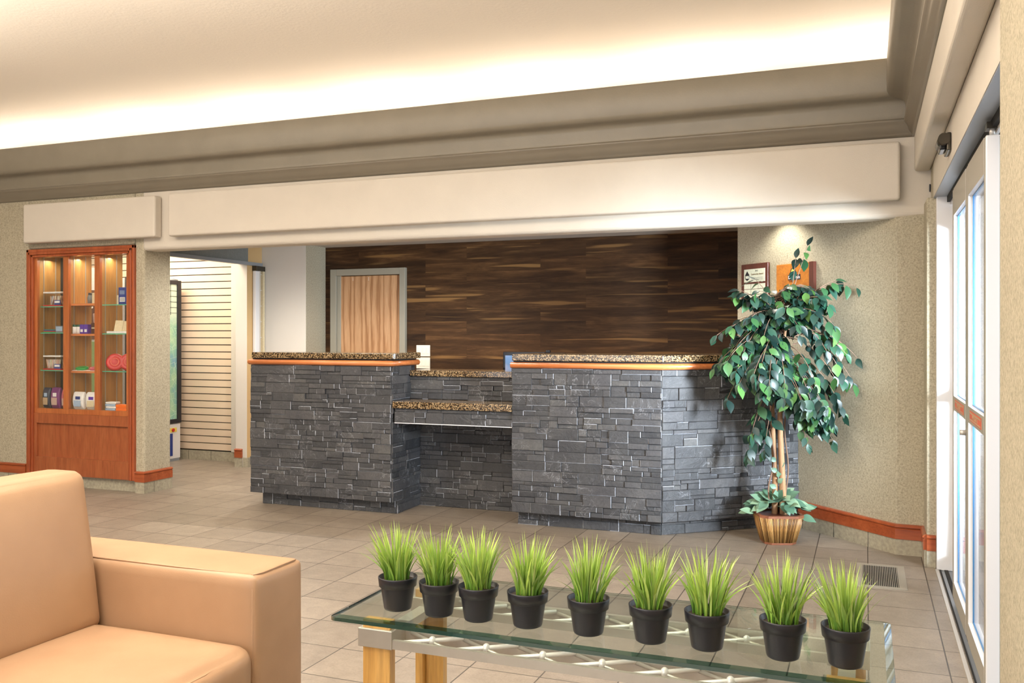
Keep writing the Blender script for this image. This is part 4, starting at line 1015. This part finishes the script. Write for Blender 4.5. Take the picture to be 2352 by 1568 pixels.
# the sprigs that shape the outline
for (u0, z0, u2, f2, z2, sg) in ((.06, 1.55, .19, -.02, 1.95, -.02), (.08, 1.55, .12, .0, 1.87, 0), (.05, 1.5, .50, -.05, 1.68, .16), (.05, 1.45, .36, -.06, 1.72, .08), (.10, 1.35, .52, -.1, 1.17, .20), (.10, 1.3, .47, -.08, 1.05, .22),
                             (-.02, 1.45, -.42, -.08, 1.36, .10), (-.02, 1.35, -.43, -.05, 1.14, .16), (-.04, 1.2, -.35, -.08, .95, .18), (-.02, 1.0, -.22, -.08, .58, .12), (-.02, .95, -.12, -.12, .62, .1), (.04, .95, .33, -.1, .68, .12),
                             (.05, .95, .16, -.12, .66, .08), (-.02, 1.5, -.22, -.08, 1.63, .06), (.02, 1.5, -.17, -.1, 1.72, .03), (.08, 1.2, .40, -.1, .86, .14), (.06, 1.1, .34, -.08, .78, .12), (-.03, 1.05, -.20, -.1, .72, .10), (.08, 1.5, .32, -.16, 1.42, .12), (.08, 1.5, .36, -.10, 1.30, .14), (.07, 1.45, .26, -.18, 1.26, .12), (.07, 1.4, .40, -.14, 1.24, .13), (.06, 1.35, .30, -.2, 1.10, .12), (.06, 1.5, .22, -.12, 1.50, .10), (.05, 1.55, .30, -.1, 1.56, .08), (.07, 1.45, .38, -.16, 1.08, .18), (.04, 1.3, .18, -.22, 1.05, .14), (-.02, 1.5, -.24, -.12, 1.46, .08), (-.02, 1.45, -.33, -.12, 1.42, .06), (0, 1.5, -.14, -.18, 1.36, .10), (.03, 1.5, .08, -.2, 1.36, .12), (.05, 1.25, .33, -.18, .95, .16), (.04, 1.2, .24, -.2, .86, .14), (-.03, 1.3, -.28, -.16, 1.06, .12)):
    twig(W(u0, 0, z0), W(u2, f2, z2), sg, .034, .66 if z2 > 1.8 else .3)
for k in range(34):
    a = k * 2.399; r_ = rr.uniform(.08, .30); twig(W(.03, -.01, rr.uniform(1.38, 1.52)), W(.02 + r_ * math.cos(a), -.06 + r_ * .7 * math.sin(a), rr.uniform(1.42, 1.66)), rr.uniform(.03, .08), .024, .2)
brn.build('branches', 'vine', tree); fol.build('foliage', 'leaf', tree)
ivy = MB()
for k in range(80):
    a = rr.uniform(0, 6.28); r_ = rr.uniform(.02, .17); z = .185 + (.17 - r_) * .5 + rr.uniform(0, .05)
    if rr.random() < .25: z -= .02
    b0 = W(r_ * math.cos(a), r_ * math.sin(a) * .8, z); d = Vector((b0.x - TX, b0.y - TY, rr.uniform(-.04, .10)))
    L = rr.uniform(.075, .115); p_end = b0 + d.normalized() * L
    if p_end.x + p_end.y > 6.27: continue
    dx, dy = p_end.x + 1.284, p_end.y - 6.05
    if -.648 * dx + .762 * dy > -.03: continue
    add_leaf(ivy, b0, d, Vector((0, -.5, 1)), L, L * .72, .15, .45)
for k in range(6): add_leaf(ivy, W(-.02 + .012 * k % .03, -.035, .36 + .035 * k), Vector((rr.uniform(-1, 1), -.4, .5)), Vector((0, -1, .3)), .05, .034)
ivy.build('ivy_leaves', 'ivy', tree)

# ================================================================== SOFA
sofa = thing('leather_sofa', 'tan leather sofa with wide square arm, in front of the glass table', 'sofa', (-2.1, 1.7, 0))
FX = -1.70; AY0, AY1 = 2.243, 2.495
def seam(parent, pts, r=.0028):
    m = MB().tube(pts, r, 6); ob = m.build('seam', 'leather', None); ob.parent = parent; return ob
a = MB().rbox((( -2.66 + FX) / 2, (AY0 + AY1) / 2, .335), ((FX + 2.66) / 2, (AY1 - AY0) / 2, .305), .022, 18, (.006, .004, .003)).build('arm', 'leather', sofa)
seam(a, [(FX - .018, AY0 + .016, .03), (FX - .012, AY0 + .006, .3), (FX - .012, AY0 + .006, .60), (FX - .022, AY0 + .02, .6385), (FX - .010, AY0 + .05, .6395), (FX - .010, AY1 - .03, .6395)])
seam(a, [(FX - .022, AY0 + .02, .6385), (FX - .3, AY0 + .012, .6395), (-2.6, AY0 + .012, .6395)])
MB().rbox(((-2.66 + FX) / 2, .545, .335), ((FX + 2.66) / 2, .126, .305), .022, 14, (.006, .004, .003)).build('arm', 'leather', sofa)
MB().rbox((-2.19, 1.46, .16), (.44, .79, .125), .02, 10).build('base', 'leather', sofa)
def lean(P): return Vector((P.x - .16 * (P.z + .25), P.y, P.z))
for c_, l_ in ((1.80, 1), (1.06, 0)):
    sc = MB().rbox((-2.03, c_ + .07 if l_ else c_ + .0, .362), (.338, .37, .080), .045, 18, (.022, 0, .016)).build('seat_cushion', 'leather', sofa)
    yy = c_ + .07 if l_ else c_
    seam(sc, [(FX - .30, yy + .366, .425), (FX - .05, yy + .362, .428), (FX - .016, yy + .34, .425), (FX + .004, yy + .15, .424), (FX + .004, yy - .15, .424), (FX - .016, yy - .34, .425)])
    bc = MB().rbox((-2.345, yy - .005, .675), (.075, .372, .250), .035, 18, (.030, 0, .004), 0, lean).build('back_cushion', 'leather', sofa)
MB().rbox((-2.60, 1.46, .42), (.075, .80, .38), .03, 12).build('back_frame', 'leather', sofa)
for x, y in ((-1.80, .50), (-1.80, 2.44), (-2.6, .50), (-2.6, 2.44)): MB().box(x - .025, y - .025, 0, x + .025, y + .025, .036).build('foot', 'black', sofa)

# ================================================================== GLASS TABLE
tb = thing('glass_table', 'long glass topped table with maple legs and silver lattice rails', 'table', (-.65, 2.36, 0))
ZT = .60; gx0, gx1, gy0, gy1 = -1.362, .060, 2.118, 2.618
def rrect(x0, y0, x1, y1, r, n=5):
    o_ = []
    for cx, cy, a0 in ((x1 - r, y1 - r, 0), (x0 + r, y1 - r, 90), (x0 + r, y0 + r, 180), (x1 - r, y0 + r, 270)):
        for k in range(n + 1): a = R(a0 + 90 * k / n); o_.append((cx + r * math.cos(a), cy + r * math.sin(a)))
    return o_
P1 = rrect(gx0, gy0, gx1, gy1, .018); P2 = rrect(gx0 + .018, gy0 + .018, gx1 - .018, gy1 - .018, .012); n = len(P1)
gl = MB()
vs = [(x, y, ZT) for x, y in P2] + [(x, y, ZT - .004) for x, y in P1] + [(x, y, ZT - .014) for x, y in P1]
gl.add(vs, [tuple(range(n))], 0); gl.add(vs, [], 1)
for i in range(n):
    gl.add([vs[q] for q in (i, n + i, n + (i + 1) % n, (i + 1) % n)], [(0, 1, 2, 3)], 3 if 11 <= i < 19 else 1)
    gl.add([vs[q] for q in (n + i, 2 * n + i, 2 * n + (i + 1) % n, n + (i + 1) % n)], [(0, 1, 2, 3)], 2 if 11 <= i < 19 else 1)
gl.add(vs, [tuple(range(2 * n, 3 * n))[::-1]], 0)
gl.build('glass_top', ['glass', 'bevel', 'glass_e', 'bevel_f'], tb)
def leg(x, y, fl):
    m = MB().box(x, y, 0, x + .082, y + .022, ZT - .015); m.box(x + .060, y + .022, 0, x + .082, y + .082, ZT - .015) if fl > 0 else m.box(x, y + .022, 0, x + .022, y + .082, ZT - .015)
    return m.build('leg', 'maple', tb, .003)
LX0, LX1 = -1.285, -.085
for x, y in ((LX0, 2.168), (LX0, 2.478), (LX1, 2.168), (LX1, 2.478)):
    yb = y
    m = MB()
    if y < 2.3: m.box(x, y, 0, x + .084, y + .030, ZT - .015)
    else: m.box(x, y, 0, x + .024, y + .084, ZT - .015); m.box(x + .024, y + .022, 0, x + .084, y + .05, ZT - .015)
    m.build('leg', 'maple', tb, .002)
    b_ = MB().box(x - .010, y - .010, ZT - .088, x + .094, y + .094, ZT - .038).build('corner_bracket', 'silver', tb, .002)
for yy, nm in ((2.162, 'front'), (2.478, 'rear')):
    xa, xb = LX0 + .094, LX1 - .010
    for dy in (0, .075): MB().box(xa, yy + dy, ZT - .086, xb, yy + dy + .012, ZT - .062 if dy == 0 else ZT - .050).build('lattice_rail', 'silver', tb)
    k = 0; x = xa + .02; P_ = .158
    while x + P_ < xb:
        MB().tube([(x, yy + .012, ZT - .070), (x + P_, yy + .076, ZT - .058)], .0066, 8).build('lattice_rod', 'white_m', tb)
        MB().tube([(x, yy + .076, ZT - .062), (x + P_, yy + .012, ZT - .076)], .0055, 8).build('cross_rod', 'silver', tb)
        MB().ball((x + P_ / 2, yy + .044, ZT - .066), .011, 8, 0, 1.3).build('lattice_node', 'white_m', tb); x += P_
for xx in (LX0 + .02, LX1 + .02): MB().box(xx, 2.262, ZT - .086, xx + .04, 2.468, ZT - .062).build('end_rail', 'silver', tb)

# ================================================================== GRASS POTS
potx = [-1.215, -1.085, -.968, -.827, -.662, -.501, -.362, -.184, -.045]
ords = ['leftmost', 'second from left', 'third from left', 'fourth from left', 'middle', 'sixth from left', 'third from right', 'second from right', 'rightmost']
pot_me = None
for i, x in enumerate(potx):
    yy = 2.232 + (.006 if i == 0 else 0)
    t = thing('potted_grass', '%s of the nine black pots of bright grass on the glass table' % ords[i], 'potted grass', (x, yy, ZT + .0005), 'pots of artificial grass on the glass table', world=False)
    if pot_me is None:
        po = MB().lathe([(0, 0), (.034, 0), (.037, .002), (.0385, .006), (.0470, .062), (.0478, .064), (.0520, .065), (.0545, .088), (.0545, .0905), (.0525, .0915), (.0505, .090), (.0470, .070), (0, .070)], (0, 0, 0), 48).build('pot', 'black', t)
        so = MB().lathe([(.0495, .078), (.03, .082), (0, .083)], (0, 0, 0), 24).build('soil', 'soil', t); pot_me = (po.data, so.data)
    else:
        for nm, me in zip(('pot', 'soil'), pot_me): q = bpy.data.objects.new(nm, me); COL.objects.link(q); q.parent = t
    g = MB(); r3 = random.Random(100 + i)
    lean_ = (r3.uniform(-.01, .01), r3.uniform(-.01, .01))
    for k in range(125):
        a = r3.uniform(0, 6.283); rb = .034 * math.sqrt(r3.random()); bx_, by_ = rb * math.cos(a), rb * math.sin(a)
        wild = r3.random() < .13
        H = r3.uniform(.10, .178) * (1 if rb < .028 else .93); out = rb / .036 * r3.uniform(.018, .058) + r3.uniform(0, .02)
        if wild: out += r3.uniform(.015, .045); H *= .85
        az = a + r3.uniform(-.7, .7); tw = r3.uniform(0, 6.28); wd = r3.uniform(.0016, .0038)
        vs = []; N = 6
        for j in range(N + 1):
            s_ = j / N; px = bx_ + math.cos(az) * out * s_ ** 1.7 + lean_[0] * s_; py = by_ + math.sin(az) * out * s_ ** 1.7 + lean_[1] * s_; pz = .078 + H * s_ * (1 - .10 * out / .05 * s_)
            ww = wd * (.75 + .6 * s_ if s_ < .4 else max(.02, 1.0 * (1 - ((s_ - .4) / .6) ** 1.5)))
            vs += [(px - math.cos(tw) * ww, py - math.sin(tw) * ww, pz), (px + math.cos(tw) * ww, py + math.sin(tw) * ww, pz)]
        g.add(vs, [(2 * j, 2 * j + 1, 2 * j + 3, 2 * j + 2) for j in range(N)], 0, True)
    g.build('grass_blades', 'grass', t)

for o in bpy.data.objects:
    if o.get('_w'): del o['_w']
